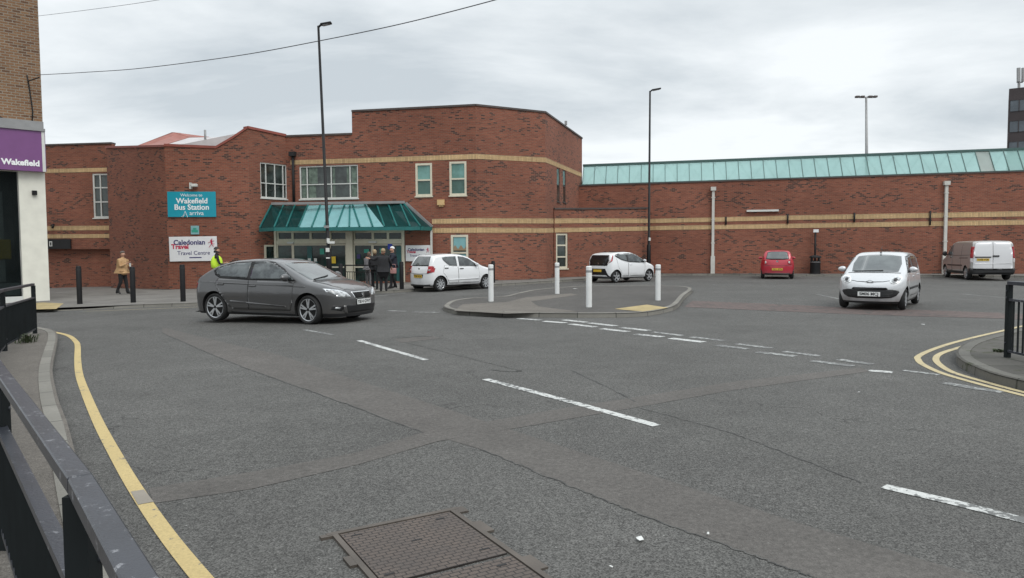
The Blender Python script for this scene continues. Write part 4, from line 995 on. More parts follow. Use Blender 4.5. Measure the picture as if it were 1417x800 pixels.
bm = bmesh.new()
for py, h in ((314, .10),): add_box(bm, pl1(py), (.19, .05, h))
obj('band', bm, M['grey'], lp)
bm = bmesh.new(); add_box(bm, pl1(333)+Vector((.04, 0, 0)), (.10, .1, .18)); add_box(bm, pl1(335)+Vector((.16, -.02, -.02)), (.26, .12, .09)); add_box(bm, pl1(346)+Vector((.0, 0, 0)), (.14, .06, .16)); add_box(bm, pl1(357)+Vector((.0, 0, 0)), (.14, .06, .05)); obj('camera_box', bm, M['whiteframe'], lp)
b2 = P(897.5, 381, 42.3); b2.z = KH; t2 = P(899.5, 126, 42.3)
lp2 = lamp_post('street_lamp', 'black lamp post against the long brick wall behind the second white hatchback', b2, t2, Vector((.62, 0, .14)), (.12, .06))
bm = bmesh.new(); q = P(899, 331, 42.1); add_box(bm, q, (.12, .05, .17)); obj('plate', bm, M['paper'], lp2)
# bollards
def bollard_bm(h, r, cap=.02):
    bm = bmesh.new(); add_lathe(bm, [(r*.98, -.05), (r, .0), (r, h-cap), (r*.8, h-.004), (r*.3, h)], n=16)
    return bm
def wbol(px, py, ytop, label, band_=False):
    p = G(px, py, .104); h = (py-ytop)*p.y/1000
    e = empty('bollard', p, label, 'bollard', 'white bollards on the traffic island')
    obj('post', bollard_bm(h, .077), M['white'], e, world=False, smooth=True, ang=35)
    bm = bmesh.new(); zz_ = h-.17; add_lathe(bm, [(.0785, zz_), (.0795, zz_+.01), (.0795, zz_+.055), (.0785, zz_+.065)], n=16)
    obj('band', bm, M['letred'] if band_ else M['grey'], e, world=False, smooth=True)
M['darkred'] = simple('dark_red_reflector', (.10, .02, .02), .3)
wbol(679.5, 417, 366, 'white bollard with a dark red band, leftmost on the island'); wbol(771, 406.5, 363.5, 'white bollard standing alone at the far side of the island')
wbol(815, 425, 368, 'nearest white bollard, in front of the second white hatchback'); wbol(910.5, 415.5, 366, 'rightmost white bollard on the island')
for px, py, yt, lb in ((110.5, 420.5, 368, 'black bollard nearest the cream shop pillar'), (184.5, 418.5, 369, 'black bollard just right of the person in the tan coat'), (253.5, 417, 366, 'black bollard behind the tail of the grey hatchback'),
                       (682.5, 391, 361, 'black bollard behind the red banded white bollard'), (556, 400, 362, 'black bollard beside the group of people at the entrance'), (472, 402, 365, 'black bollard behind the bonnet of the grey hatchback'), (917, 382, 357, 'black bollard by the base of the right lamp post')):
    if px == 917: continue
    p = G(px, py, KH); h = (py-yt)*p.y/1000; e = empty('bollard', p, lb, 'bollard', 'black bollards along the station pavement')
    obj('post', bollard_bm(h, .085, .04), M['black'], e, world=False, smooth=True, ang=35)
    bm = bmesh.new(); add_lathe(bm, [(.086, h-.16), (.089, h-.15), (.089, h-.11), (.086, h-.10)], n=16); obj('collar', bm, M['blackmatt'], e, world=False, smooth=True)
# litter bin and small sign post by the long wall
p = P(1128, 377, 41.5); p.z = KH
e = empty('litter_bin', p, 'round black litter bin standing against the long brick wall', 'litter bin')
bm = bmesh.new(); add_lathe(bm, [(.30, 0), (.31, .03), (.28, .06), (.28, .74), (.31, .76)], n=20); obj('body', bm, M['black'], e, world=False, smooth=True, ang=30)
bm = bmesh.new(); add_lathe(bm, [(.32, .92), (.33, .95), (.30, 1.02), (.12, 1.07)], n=20)
for k in range(4): a = k*math.pi/2+.5; add_bar(bm, (.27*math.cos(a), .27*math.sin(a), .74), (.27*math.cos(a), .27*math.sin(a), .94), .07, .07)
obj('lid', bm, M['blackmatt'], e, world=False, smooth=True, ang=30)
bm = bmesh.new(); add_lathe(bm, [(.282, .66), (.286, .665), (.286, .69), (.282, .695)], n=20); obj('band', bm, M['grey'], e, world=False)
p = P(1127.5, 377, 41.95); p.z = KH
e = empty('sign_post', p, 'thin black post with a tiny pale plate behind the litter bin', 'sign post')
bm = bmesh.new(); add_tube(bm, [(0, 0, 0), (0, 0, 2.45)], .055, 10); obj('post', bm, M['black'], e, world=False)
bm = bmesh.new(); add_box(bm, (0, -.06, 2.47), (.30, .05, .17)); obj('plate', bm, M['signwhite'], e, world=False)
# iron guardrails
def guardrail(name, label, path, hz, posts=True, mat='blackrail', top=(.075, .05), bars=True, sp=.105, low=.27, bot=.10, bb=(.05, .012), group='black pedestrian guardrails'):
    """path of ground points; every panel between two posts"""
    base = Vector(path[0]); e = empty(name, base, label, 'railing', group)
    for i in range(len(path)-1):
        a = Vector(path[i]); b = Vector(path[i+1]); d = (b-a); L = d.length; d.normalize()
        up = Vector((0, 0, hz-top[1]/2))
        bm = bmesh.new(); add_bar(bm, a+up+d*.004, b+up-d*.004, top[0], top[1]); bevel(bm, .004); obj('top_rail', bm, M[mat], e)
        bm = bmesh.new(); z2 = Vector((0, 0, hz-low-.03)); add_bar(bm, a+z2+d*.02, b+z2-d*.02, .048, .03); obj('middle_rail', bm, M[mat], e)
        bm = bmesh.new(); z3 = Vector((0, 0, bot)); add_bar(bm, a+z3+d*.02, b+z3-d*.02, .045, .03); obj('bottom_rail', bm, M[mat], e)
        bm = bmesh.new(); n = max(2, int(L/sp)); 
        for k in range(1, n): q = a+d*(L*k/n); add_bar(bm, q+z3, q+z2, bb[0], bb[1])
        obj('bars', bm, M['railside'], e)
    for i, q in enumerate(path):
        q = Vector(q); dd_ = (Vector(path[min(i+1, len(path)-1)])-Vector(path[max(i-1, 0)])).normalized(); s_ = Vector((-dd_.y, dd_.x, 0))
        bm = bmesh.new(); add_bar(bm, q-Vector((0, 0, .05)), q+Vector((0, 0, hz-top[1]-.001)), .06, .06); ps = obj('post', bm, M['railside'], e)
        bm = bmesh.new()
        for zz_ in (hz-.13, hz-.22, .2): add_tube(bm, [q-s_*.03+Vector((0, 0, zz_)), q-s_*.042+Vector((0, 0, zz_))], .012, 6)
        obj('bolt', bm, M[mat], ps)
    return e
FH = .094
def gp(x, y, h=FH): return (x, y, g(x)+h)
# foreground run: rail height chosen so its top meets the eye line of the photo
def RP(px, py, z): r_ = ray(px, py); t_ = (z-EYE)/r_.z; return CAM+r_*t_
j1 = RP(111, 655, 1.045); j0 = RP(196, 800, 1.045); j2 = RP(-2, 500, 1.045); n0 = j1+(j0-j1)*2.9; n2 = j1+(j2-j1)*1.0
guardrail('guardrail', 'worn black pedestrian guardrail running along the left foreground', [gp(n0.x, n0.y), gp(j1.x, j1.y), gp(n2.x, n2.y), gp(-4.45, 5.95), gp(-6.15, 8.15)], 1.045-FH+.0, low=.29, top=(.056, .045))
guardrail('guardrail', 'far section of black guardrail on the left below the shop', [gp(-6.15, 8.2), gp(-7.35, 10.1), gp(-8.55, 12.1), gp(-9.95, 15.0)], 1.05, top=(.06, .05))
guardrail('guardrail', 'short black guardrail at the right edge on the mossy pavement', [(6.66, 9.66, .112), (6.56, 7.7, .112), (6.50, 5.7, .112)], 1.03, sp=.1, bb=(.018, .018), low=.22, bot=.09)
q0 = G(489, 401, KH); q1 = G(515, 402.5, KH)
guardrail('guardrail', 'low black railing before the station doors, behind the grey hatchback', [(q0.x-.6, q0.y+1.2, q0.z), (q1.x, q1.y+1.0, q1.z)], 1.0, mat='black', sp=.16, bb=(.02, .02))
# overhead wires
def wire(pix, Y0, Y1, label, r=.012):
    a = P(pix[0][0], pix[0][1], Y0); b = P(pix[-1][0], pix[-1][1], Y1); pts = []
    n = 40; A2_ = a.to_2d(); dv = b.to_2d()-A2_
    for px, py in smooth_poly(pix, 8):
        r_ = ray(px, py); # intersect ray's vertical plane with XY line
        nrm = Vector((r_.y, -r_.x)); t = -(A2_.dot(nrm))/dv.dot(nrm); q = A2_+dv*t; s = q.y/r_.y; pts.append(CAM+r_*s)
    bm = bmesh.new(); add_tube(bm, pts, r, 6); return tag(obj('overhead_cable', bm, M['wire']), label, 'cable', 'overhead cables')
wire([(48, 104), (120, 100), (200, 94), (330, 77), (440, 57), (560, 32), (685, 0), (760, -22), (900, -70)], 27.5, 14, 'thick overhead cable sagging from the shop wall across the sky', .011)
wire([(46, 23), (120, 14), (200, 3), (260, -8), (400, -40)], 27.5, 18, 'thin overhead cable above the thick one at the top left', .006)

# ================================================================== CARS
M['tyre'] = simple('tyre_rubber', (.018, .018, .018), .85, var=.2)
M['well'] = simple('wheel_well', (.006, .006, .006), .95)
M['carglass'] = glassy('car_glass', (.030, .036, .038), .04, .9, (.085, .098, .10), 2.6)  # lighter tone is the sky's reflection painted into the window colour
M['carglassl'] = glassy('car_windscreen', (.075, .085, .087), .05, .9, (.11, .125, .125), 1.6)
M['trim'] = simple('black_car_trim', (.014, .014, .015), .45, var=.1)
M['trimg'] = simple('gloss_black_trim', (.01, .01, .011), .15, var=.05)
M['rim'] = simple('silver_wheel', (.50, .51, .52), .35, .75, var=.08)
M['rimdark'] = simple('dark_wheel_gap', (.03, .03, .032), .6)
M['chrome'] = simple('chrome', (.75, .76, .77), .15, 1.0, var=.02)
M['lens'] = glassy('headlamp_lens', (.55, .57, .58), .05, .8, (.28, .29, .30), 14)
M['redlens'] = glassy('red_tail_lens', (.42, .012, .02), .12, .7, (.25, .006, .012), 12)
M['clearlens'] = glassy('clear_tail_lens', (.6, .58, .58), .12, .7, (.45, .40, .40), 12)
M['whitering'] = simple('bright_lamp_housing', (.78, .80, .80), .15, .3)
M['platew'] = simple('white_number_plate', (.70, .71, .70), .45, var=.03)
M['platey'] = simple('yellow_number_plate', (.66, .43, .04), .45, var=.03)
M['p_grey'] = carpaint('warm_grey_metallic_paint', (.085, .084, .085), .45, .30)
M['p_silver'] = carpaint('pale_silver_paint', (.55, .56, .57), .35, .32)
M['p_white'] = carpaint('white_car_paint', (.72, .73, .74), 0, .35)
M['p_red'] = carpaint('red_car_paint', (.40, .012, .03), .1, .35)
M['p_van'] = carpaint('silver_van_paint', (.36, .35, .34), .4, .36)
M['p_vandoor'] = carpaint('white_van_door_paint', (.66, .66, .67), .1, .36)

def smoothprof(pts, n=70, w=.05):
    """x-z silhouette resampled with rounded corners"""
    x0, x1 = pts[0][0], pts[-1][0]
    def f(x): return interp(pts, x)
    def s(x):
        k = min(w, x-x0, x1-x)
        if k <= 1e-4: return f(x)
        return sum(f(x+k*t)*wt for t, wt in ((-1, .1), (-.66, .15), (-.33, .16), (0, .18), (.33, .16), (.66, .15), (1, .1)))
    return s
class Car:
    def __init__(c, name, label, cat, paint, pos, yaw, P_, sc=1.0):
        c.e = empty(name, pos, label, cat, P_.get('group'), rz=yaw); c.P = P_; c.paint = M[paint]
        c.top = smoothprof(P_['top'], w=P_.get('sm', .07)); c.xr, c.xf = P_['top'][0][0], P_['top'][-1][0]; c.W = P_['W']; c.zb = P_.get('zb', .19)
        c.tum = P_['tum']; c.af, c.pf = P_.get('af', (.42, 2.6)); c.ar, c.pr = P_.get('ar', (.35, 3.0))
        c.lnf = P_.get('lf', [(0, 0), (3, 0)]); c.lnr = P_.get('lr', [(0, 0), (3, 0)])
        c.build()
    def w(c, x, z):
        t = interp(c.tum, z); u = max(0, (x-(c.xf-c.af))/c.af); v = max(0, ((c.xr+c.ar)-x)/c.ar)
        return c.W*t*max(0, 1-min(1, u)**c.pf)**(1/c.pf)*max(0, 1-min(1, v)**c.pr)**(1/c.pr)
    def warp(c, p):
        x, y, z = p; kf = min(1, max(0, (x-(c.xf-.6))/.6)); kr = min(1, max(0, ((c.xr+.6)-x)/.6))
        return Vector((x+interp(c.lnf, z)*kf+interp(c.lnr, z)*kr, y, z))
    def build(c):
        import math as mm
        xs = [c.xr]; a = c.ar
        for k in range(1, 13): xs.append(c.xr+a*(1-mm.cos(k/12*mm.pi/2)))
        n = 56; xa, xb = xs[-1], c.xf-c.af
        xs += [xa+(xb-xa)*k/n for k in range(1, n+1)]
        for k in range(1, 15): xs.append(c.xf-c.af*(1-mm.sin(k/14*mm.pi/2)))
        bm = bmesh.new(); rings = []; NS = 16
        for x in xs:
            zt = c.top(x); rc = min(c.P.get('rc', .11), (zt-c.zb)*.35); pts = []
            wt = c.w(x, zt-rc); crown = .035*min(1, wt/c.W); rcy = min(rc*1.3, wt*.5)
            for k in range(5): y = (wt-rcy)*k/5; pts.append((y, zt-crown*(y/max(wt, .01))**2))
            zc = zt-crown*((wt-rcy)/max(wt, .01))**2
            for k in range(6): th = k/6*mm.pi/2; pts.append((wt-rcy+rcy*mm.sin(th), zt-rc+(zc-zt+rc)*mm.cos(th)))
            for k in range(NS+1):
                z = (zt-rc)+(c.zb+.05-(zt-rc))*k/NS; pts.append((c.w(x, z), z))
            wb = c.w(x, c.zb+.05); pts.append((wb*.96, c.zb)); pts.append((wb*.5, c.zb)); pts.append((0, c.zb))
            full = [(-y, z) for y, z in reversed(pts[1:-1])]
            ring = pts+full
            rings.append([bm.verts.new(c.warp((x, y, z))) for y, z in ring])
        m_ = len(rings[0])
        for i in range(len(rings)-1):
            for k in range(m_): bm.faces.new([rings[i][k], rings[i+1][k], rings[i+1][(k+1)%m_], rings[i][(k+1)%m_]])
        bmesh.ops.remove_doubles(bm, verts=bm.verts[:], dist=.0008)
        bmesh.ops.holes_fill(bm, edges=[e for e in bm.edges if e.is_boundary]); fixn(bm)
        if bm.calc_volume() < 0: bmesh.ops.reverse_faces(bm, faces=bm.faces[:])
        c.bvh = BVHTree.FromBMesh(bm)
        me = D.meshes.new('body'); bm.to_mesh(me); bm.free(); me.materials.append(c.paint); me.materials.append(M['well'])
        c.body = D.objects.new('body', me); COL.objects.link(c.body)
        # wheel arches
        R = c.P['wr']+c.P.get('gap', .045)
        bm = bmesh.new()
        for ax in c.P['axles']:
            for s in (-1, 1):
                o = c.W-.27 if s > 0 else -(c.W+.2); bmm = [(0.0001, o), (R, o), (R, o+.47), (0.0001, o+.47)]
                prof = [(R, o), (R, o+.47)]
                rings_ = []
                for r_, y_ in prof: rings_.append([bm.verts.new((ax+r_*mm.cos(2*mm.pi*k/40), y_, c.P['wr']+.01+r_*mm.sin(2*mm.pi*k/40))) for k in range(40)])
                for k in range(40): bm.faces.new([rings_[0][k], rings_[0][(k+1)%40], rings_[1][(k+1)%40], rings_[1][k]])
                bm.faces.new(rings_[0]); bm.faces.new(rings_[1][::-1])
        fixn(bm); cm = D.meshes.new('cut'); bm.to_mesh(cm); bm.free(); co = D.objects.new('cut', cm); COL.objects.link(co)
        md = c.body.modifiers.new('b', 'BOOLEAN'); md.object = co; md.operation = 'DIFFERENCE'; md.solver = 'EXACT'
        dg = bpy.context.evaluated_depsgraph_get(); me2 = D.meshes.new_from_object(c.body.evaluated_get(dg))
        c.body.modifiers.clear(); c.body.data = me2; D.objects.remove(co)
        me2.materials.clear(); me2.materials.append(c.paint); me2.materials.append(M['well']); me2.materials.append(M['trim'])
        low = c.P.get('low', c.zb+.07)
        for p in me2.polygons:
            p.use_smooth = True; ce = p.center; p.material_index = 0
            if ce.z < low or p.normal.z < -.75: p.material_index = 2
            for ax in c.P['axles']:
                if mm.hypot(ce.x-ax, ce.z-c.P['wr']-.01) < R+.004 and (abs(p.normal.y) < .3 or abs(ce.y) < c.W-.2): p.material_index = 1
        me2.set_sharp_from_angle(angle=math.radians(38))
        c.body.parent = c.e
    def hit(c, q, d):
        r = c.bvh.ray_cast(Vector(q), Vector(d)); return r[0], r[1]
    def patch(c, name, poly, axis, mat, off=.004, parent=None, res=.05, label=None, mirror=False):
        """poly in the plane of the axis: 'L'/'R' (x,z), 'F'/'B' (y,z), 'T' (x,y)"""
        bm = bmesh.new()
        vs = [bm.verts.new((a, b, 0)) for a, b in poly]; f = bm.faces.new(vs); bmesh.ops.triangulate(bm, faces=[f])
        x0 = min(p[0] for p in poly); x1 = max(p[0] for p in poly); y0 = min(p[1] for p in poly); y1 = max(p[1] for p in poly)
        x = x0+res
        while x < x1: bmesh.ops.bisect_plane(bm, geom=bm.verts[:]+bm.edges[:]+bm.faces[:], plane_co=(x, 0, 0), plane_no=(1, 0, 0)); x += res
        y = y0+res
        while y < y1: bmesh.ops.bisect_plane(bm, geom=bm.verts[:]+bm.edges[:]+bm.faces[:], plane_co=(0, y, 0), plane_no=(0, 1, 0)); y += res
        for v in bm.verts:
            a, b = v.co.x, v.co.y
            if axis in 'LR': s = 1 if axis == 'L' else -1; q, d = (a, 3*s, b), (0, -s, 0)
            elif axis in 'FB': s = 1 if axis == 'F' else -1; q, d = (5*s, a, b), (-s, 0, 0)
            else: q, d = (a, b, 4), (0, 0, -1)
            h, n_ = c.hit(q, d)
            if h is None:
                if axis in 'LR': h, n_ = Vector((a, s*c.W*.8, b)), Vector((0, s, 0))
                elif axis in 'FB': h, n_ = Vector(((c.xf-.15) if s > 0 else (c.xr+.15), a, b)), Vector((s, 0, 0))
                else: h, n_ = Vector((a, b, 1)), Vector((0, 0, 1))
            if n_.dot(Vector(d)) > 0: n_ = -n_
            v.co = h+n_*off
        bm.normal_update()
        want = {'L': Vector((0, 1, 0)), 'R': Vector((0, -1, 0)), 'F': Vector((1, 0, 0)), 'B': Vector((-1, 0, 0)), 'T': Vector((0, 0, 1))}[axis]
        if sum(f.normal.dot(want) for f in bm.faces) < 0: bmesh.ops.reverse_faces(bm, faces=bm.faces[:])
        for f in bm.faces: f.smooth = True
        # skirt for thickness
        be = [e for e in bm.edges if e.is_boundary]; r = bmesh.ops.extrude_edge_only(bm, edges=be)
        for v in [g_ for g_ in r['geom'] if isinstance(g_, bmesh.types.BMVert)]: v.co -= want*.012
        o = obj(name, bm, M[mat] if isinstance(mat, str) else mat, parent or c.e, world=False)
        if label: o['label'] = label
        return o
    def both(c, name, poly, mat, off=.004, parent=None, **k): return [c.patch(name, poly, a, mat, off, parent, **k) for a in 'LR']
    def lr(c, name, poly, axis, mat, off=.004, **k): return [c.patch(name, poly, axis, mat, off, **k), c.patch(name, [(-a, b) for a, b in reversed(poly)], axis, mat, off, **k)]
    def door(c, poly, hx=None, hz=None, handle='body'):
        cx = sum(p[0] for p in poly)/len(poly); cy = sum(p[1] for p in poly)/len(poly)
        big = [(cx+(a-cx)*1+(.009 if a > cx else -.009), cy+(b-cy)+(.009 if b > cy else -.009)) for a, b in poly]
        for a in 'LR':
            d = c.patch('door', poly, a, c.paint, .0045); c.patch('door_gap', big, a, 'trim', .0015, parent=d)
            if hx is not None:
                s = 1 if a == 'L' else -1; h, n_ = c.hit((hx, 3*s, hz), (0, -s, 0)); bm = bmesh.new()
                add_box(bm, h+Vector((0, .012*s, 0)), (.19, .035, .035)); bevel(bm, .01, 2)
                obj('handle', bm, c.paint if handle == 'body' else M[handle], d, world=False, smooth=True)
    def wheels(c, spokes=5, rimr=.6, style='alloy', steer=0):
        wr = c.P['wr']; tw_ = c.P.get('tw', .19)
        for ax in c.P['axles']:
            for s in (-1, 1):
                y = s*(c.W-.02-tw_/2); bm = bmesh.new(); h = tw_/2; rr = wr*rimr+.012
                add_lathe(bm, [(rr, -h+.02), (rr+.03, -h), (wr-.03, -h), (wr-.006, -h+.03), (wr, -h+.06), (wr, h-.06), (wr-.006, h-.03), (wr-.03, h), (rr+.03, h), (rr, h-.02), (rr, -h+.02)], axis='Y', n=36)
                wh = obj('wheel', bm, M['tyre'], c.e, world=False, smooth=True, ang=50); wh.location = (ax, y, wr)
                if ax > 0 and steer: wh.rotation_euler = (0, 0, steer)
                bm = bmesh.new(); R_ = rr
                yo = s*(h-.025)
                add_lathe(bm, [(.001, yo-s*.05), (R_*.97, yo-s*.05)], axis='Y', n=30, mat=1)
                ring = [(R_*.90, yo), (R_*1.0, yo+s*.014), (R_*1.01, yo-s*.04), (R_*.92, yo-s*.045)]
                add_lathe(bm, ring+[ring[0]], axis='Y', n=36)
                add_lathe(bm, [(.001, yo+s*.004), (R_*.16, yo+s*.004), (R_*.2, yo-s*.03)], axis='Y', n=16)
                for k in range(spokes):
                    an = 2*math.pi*k/spokes+.3
                    if style == 'pair':
                        for da in (-.16, .16):
                            a_ = Vector((R_*.15*math.cos(an), yo-s*.008, R_*.15*math.sin(an))); b_ = Vector((R_*.93*math.cos(an+da), yo, R_*.93*math.sin(an+da))); add_bar(bm, a_, b_, .040, .034)
                    else:
                        a_ = Vector((R_*.13*math.cos(an), yo-s*.008, R_*.13*math.sin(an))); b_ = Vector((R_*.93*math.cos(an), yo, R_*.93*math.sin(an))); wdd = R_*2.1/spokes; add_bar(bm, a_, b_, wdd if style == 'cover' else wdd*.8, wdd if style == 'cover' else wdd*.8)
                fixn(bm); obj('rim', bm, [M['rim'], M['rimdark']], wh, world=False, smooth=True, ang=30)
    def plate(c, axis, z, txt, mat, tilt=0, y=0):
        s = 1 if axis == 'F' else -1; h, n_ = c.hit((5*s, y, z), (-s, 0, 0))
        bm = bmesh.new(); add_box(bm, (0, 0, 0), (.52, .014, .112)); bevel(bm, .003)
        o = obj('number_plate', bm, M[mat], c.e, world=False); o.location = h+Vector((s*.018, 0, 0)); o.rotation_euler = (tilt, 0, math.pi/2 if s > 0 else -math.pi/2)
        if txt: text_bm_obj(txt, .104, 'letblack', o, (0, -.0075, 0), (1, 0, 0), (0, 0, 1), ext=.001, bold=.003)
        return o
    def mirrors(c, x, z, mat, out=.13, base=None, sz=(.13, .2, .14)):
        for s in (-1, 1):
            h, n_ = c.hit((x, 3*s, z), (0, -s, 0)); q = h+Vector((0, s*(out-.03), .03)); bm = bmesh.new()
            r = bmesh.ops.create_uvsphere(bm, u_segments=16, v_segments=10, radius=.5)
            for v in r['verts']:
                v.co = Vector((v.co.x*sz[0]*(1.0 if v.co.x > 0 else .45), v.co.y*sz[1], v.co.z*sz[2]*(1-.25*v.co.y*s*2)))+q
            mo = obj('mirror', bm, mat if not isinstance(mat, str) else M[mat], c.e, world=False, smooth=True)
            bm = bmesh.new(); add_bar(bm, h-Vector((0, s*.01, .01)), q-Vector((0, 0, .04)), .06, .035); obj('arm', bm, M['trim'], mo, world=False)
    def badge(c, axis, y, z, r, mat='chrome'):
        s = 1 if axis == 'F' else -1; h, n_ = c.hit((5*s, y, z), (-s, 0, 0)); bm = bmesh.new()
        add_lathe(bm, [(.001, 0), (r, 0)], axis='Y', n=14)
        o = obj('badge', bm, M[mat], c.e, world=False); o.location = h+Vector((s*.012, 0, 0)); o.rotation_euler = (0, 0, math.pi/2)
        return o
    def wiper(c, pts, name='wiper'):
        bm = bmesh.new(); pp = []
        for x, y in pts: h, n_ = c.hit((x, y, 4), (0, 0, -1)); pp.append(h+Vector((0, 0, .02)))
        add_tube(bm, pp, .012, 6); obj(name, bm, M['trim'], c.e, world=False)
    def seam(c, pts, axis, wd=.010, mat='trim', parent=None):
        """thin dark line on the surface"""
        poly = []
        n = [Vector(p) for p in pts]
        L_, R_ = [], []
        for i, p in enumerate(n):
            d = (n[min(i+1, len(n)-1)]-n[max(i-1, 0)]).normalized(); q = Vector((-d.y, d.x))*wd/2; L_.append(tuple(p+q)); R_.append(tuple(p-q))
        return c.patch('seam', L_+R_[::-1], axis, mat, .003, res=.08, parent=parent)

def place(px, py, ax, side, yaw, W, x_ref=None):
    """car position from the pixel where one wheel touches the ground; ax = its axle x, side = +1 left wheel"""
    q = G(px, py); c, s = math.cos(yaw), math.sin(yaw); lx, ly = ax, side*(W-.1)
    return (q.x-(c*lx-s*ly), q.y-(s*lx+c*ly))
def cz(x, y): return (x, y, g(x)+.014)

# ---- grey hatchback (nearest)
PL = dict(W=.905, wr=.325, tw=.215, axles=(-1.32, 1.32), zb=.17, rc=.13,
  top=[(-2.10, .60), (-2.07, .82), (-2.02, .94), (-1.96, .98), (-1.80, 1.075), (-1.55, 1.215), (-1.36, 1.30), (-.9, 1.415), (-.35, 1.455), (.02, 1.445), (.33, 1.385), (.75, 1.195), (1.20, .985), (1.34, .955), (1.7, .885), (1.98, .80), (2.10, .735), (2.155, .66), (2.165, .55)],
  tum=[(.17, .90), (.24, .945), (.34, .965), (.50, .985), (.66, 1.0), (.78, .985), (.93, .955), (1.02, .925), (1.2, .845), (1.4, .72), (1.5, .66)],
  af=(.50, 2.4), ar=(.40, 2.6), lf=[(.15, -.04), (.4, 0), (.6, -.01), (.8, -.05), (1.5, -.05)], lr=[(.15, .04), (.35, .0), (.6, .0), (1.0, .02), (1.5, .02)])
yaw = math.radians(-22)
x, y = place(428.5, 448.5, 1.32, -1, yaw, .905)
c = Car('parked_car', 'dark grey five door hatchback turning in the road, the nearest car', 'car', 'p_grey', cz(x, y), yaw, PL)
c.e.name = 'hatchback_car'; c.e.scale = (1.035, 1.035, 1.035)
winr = [(-.38, 1.0), (-.38, 1.36), (-.8, 1.335), (-1.08, 1.285), (-1.27, 1.225), (-1.36, 1.17), (-1.30, 1.10), (-1.15, 1.03)]
winf = [(-.30, .995), (-.30, 1.378), (.02, 1.378), (.25, 1.335), (.56, 1.20), (.86, 1.03), (.93, .975)]
c.both('window_surround', [(.99, .955), (.60, 1.215), (.27, 1.365), (.03, 1.400), (-.8, 1.36), (-1.10, 1.31), (-1.30, 1.245), (-1.41, 1.17), (-1.34, 1.07), (-1.18, 1.00), (-.3, .965)], 'blackmatt', .003)
for p_ in (winr, winf): c.both('side_window', p_, 'carglass', .006)
c.door([(-.34, .955), (-1.22, .99), (-1.30, .86), (-1.05, .66), (-.93, .40), (-.80, .30), (-.34, .30)], -1.13, .86)
c.door([(-.325, .955), (-.325, .30), (.82, .30), (.90, .5), (.93, .93)], -.20, .835)
c.both('seam', [(.93, .855), (-1.2, .895), (-1.2, .875), (.93, .835)], 'trim', .0065)
c.both('shoulder_crease', [(1.25, .83), (-1.75, .925), (-1.75, .912), (1.25, .815)], c.paint, .010)
c.both('sill_crease', [(-.85, .46), (.72, .37), (.72, .40), (-.85, .50)], c.paint, .012)
c.both('sill_trim', [(-.86, .175), (.86, .175), (.86, .245), (-.86, .245)], 'trim', .006)
c.patch('windscreen', [(1.20, -.60), (1.26, -.3), (1.28, 0), (1.26, .3), (1.20, .60), (.80, .60), (.44, .54), (.41, .3), (.40, 0), (.41, -.3), (.44, -.54), (.80, -.60)], 'T', 'carglassl', .005, res=.08)
c.patch('rear_window', [(-.50, 1.06), (-.48, 1.20), (-.40, 1.25), (.40, 1.25), (.48, 1.20), (.50, 1.06)], 'B', 'carglass', .006)
c.patch('bonnet', [(1.36, -.66), (1.36, .66), (1.75, .60), (2.0, .46), (2.06, .2), (2.06, -.2), (2.0, -.46), (1.75, -.60)], 'T', c.paint, .006, res=.1)
c.seam([(1.33, -.68), (1.31, -.3), (1.33, .3), (1.33, .68)], 'T', .05)
c.seam([(1.36, .68), (1.75, .62), (2.02, .47)], 'T'); c.seam([(1.36, -.68), (1.75, -.62), (2.02, -.47)], 'T')
c.lr('headlight', [(.40, .59), (.50, .70), (.66, .76), (.87, .795), (.872, .72), (.74, .63), (.60, .58)], 'F', 'chrome', .005)
c.lr('headlight_lens', [(.45, .605), (.53, .685), (.67, .74), (.85, .775), (.85, .73), (.73, .65), (.59, .60)], 'F', 'lens', .009)
c.patch('grille_frame', [(-.36, .70), (.36, .70), (.30, .545), (-.30, .545)], 'F', 'chrome', .006)
c.patch('grille', [(-.33, .688), (.33, .688), (.275, .56), (-.275, .56)], 'F', 'well', .010)
h, _ = c.hit((5, 0, .625), (-1, 0, 0)); bm = bmesh.new()
for a, b in (((-.035, .04), (.04, .035)), ((-.035, .04), (.03, -.01)), ((.035, -.04), (-.03, .01)), ((.035, -.04), (-.04, -.035))): add_bar(bm, h+Vector((.018, a[0], a[1])), h+Vector((.018, b[0], b[1])), .012, .022)
obj('badge', bm, M['chrome'], c.e, world=False)
c.plate('F', .48, 'YB14 GWY', 'platew')
c.patch('lower_grille', [(-.56, .425), (.56, .425), (.50, .25), (-.50, .25)], 'F', 'trim', .006)
c.lr('fog_lamp_recess', [(.60, .40), (.80, .43), (.82, .34), (.64, .30)], 'F', 'trim', .006)
c.lr('fog_lamp', [(.67, .385), (.76, .395), (.77, .36), (.69, .35)], 'F', 'lens', .010)
c.lr('bumper_blade', [(.565, .42), (.615, .42), (.60, .30), (.52, .235), (.50, .255)], 'F', c.paint, .02)
c.lr('tail_light', [(.45, .86), (.80, .88), (.84, .78), (.55, .74)], 'B', 'redlens', .006)
c.both('tail_light', [(-1.99, .88), (-1.82, .875), (-1.90, .77), (-2.0, .76)], 'redlens', .006)
c.lr('arch_liner', [(.60, .20), (.85, .20), (.85, .24), (.60, .24)], 'B', 'trim', .006)
c.plate('B', .62, '', 'platey')
c.mirrors(.78, 1.0, c.paint, .17, sz=(.15, .25, .17)); c.wheels(5, .72, 'pair', steer=math.radians(-7))
c.wiper([(1.24, -.55), (1.14, .0), (1.10, .15)])
bm = bmesh.new(); add_bar(bm, (-1.30, 0, 1.325), (-1.50, 0, 1.29), 1.02, .025); bevel(bm, .008); obj('spoiler', bm, c.paint, c.e, world=False)

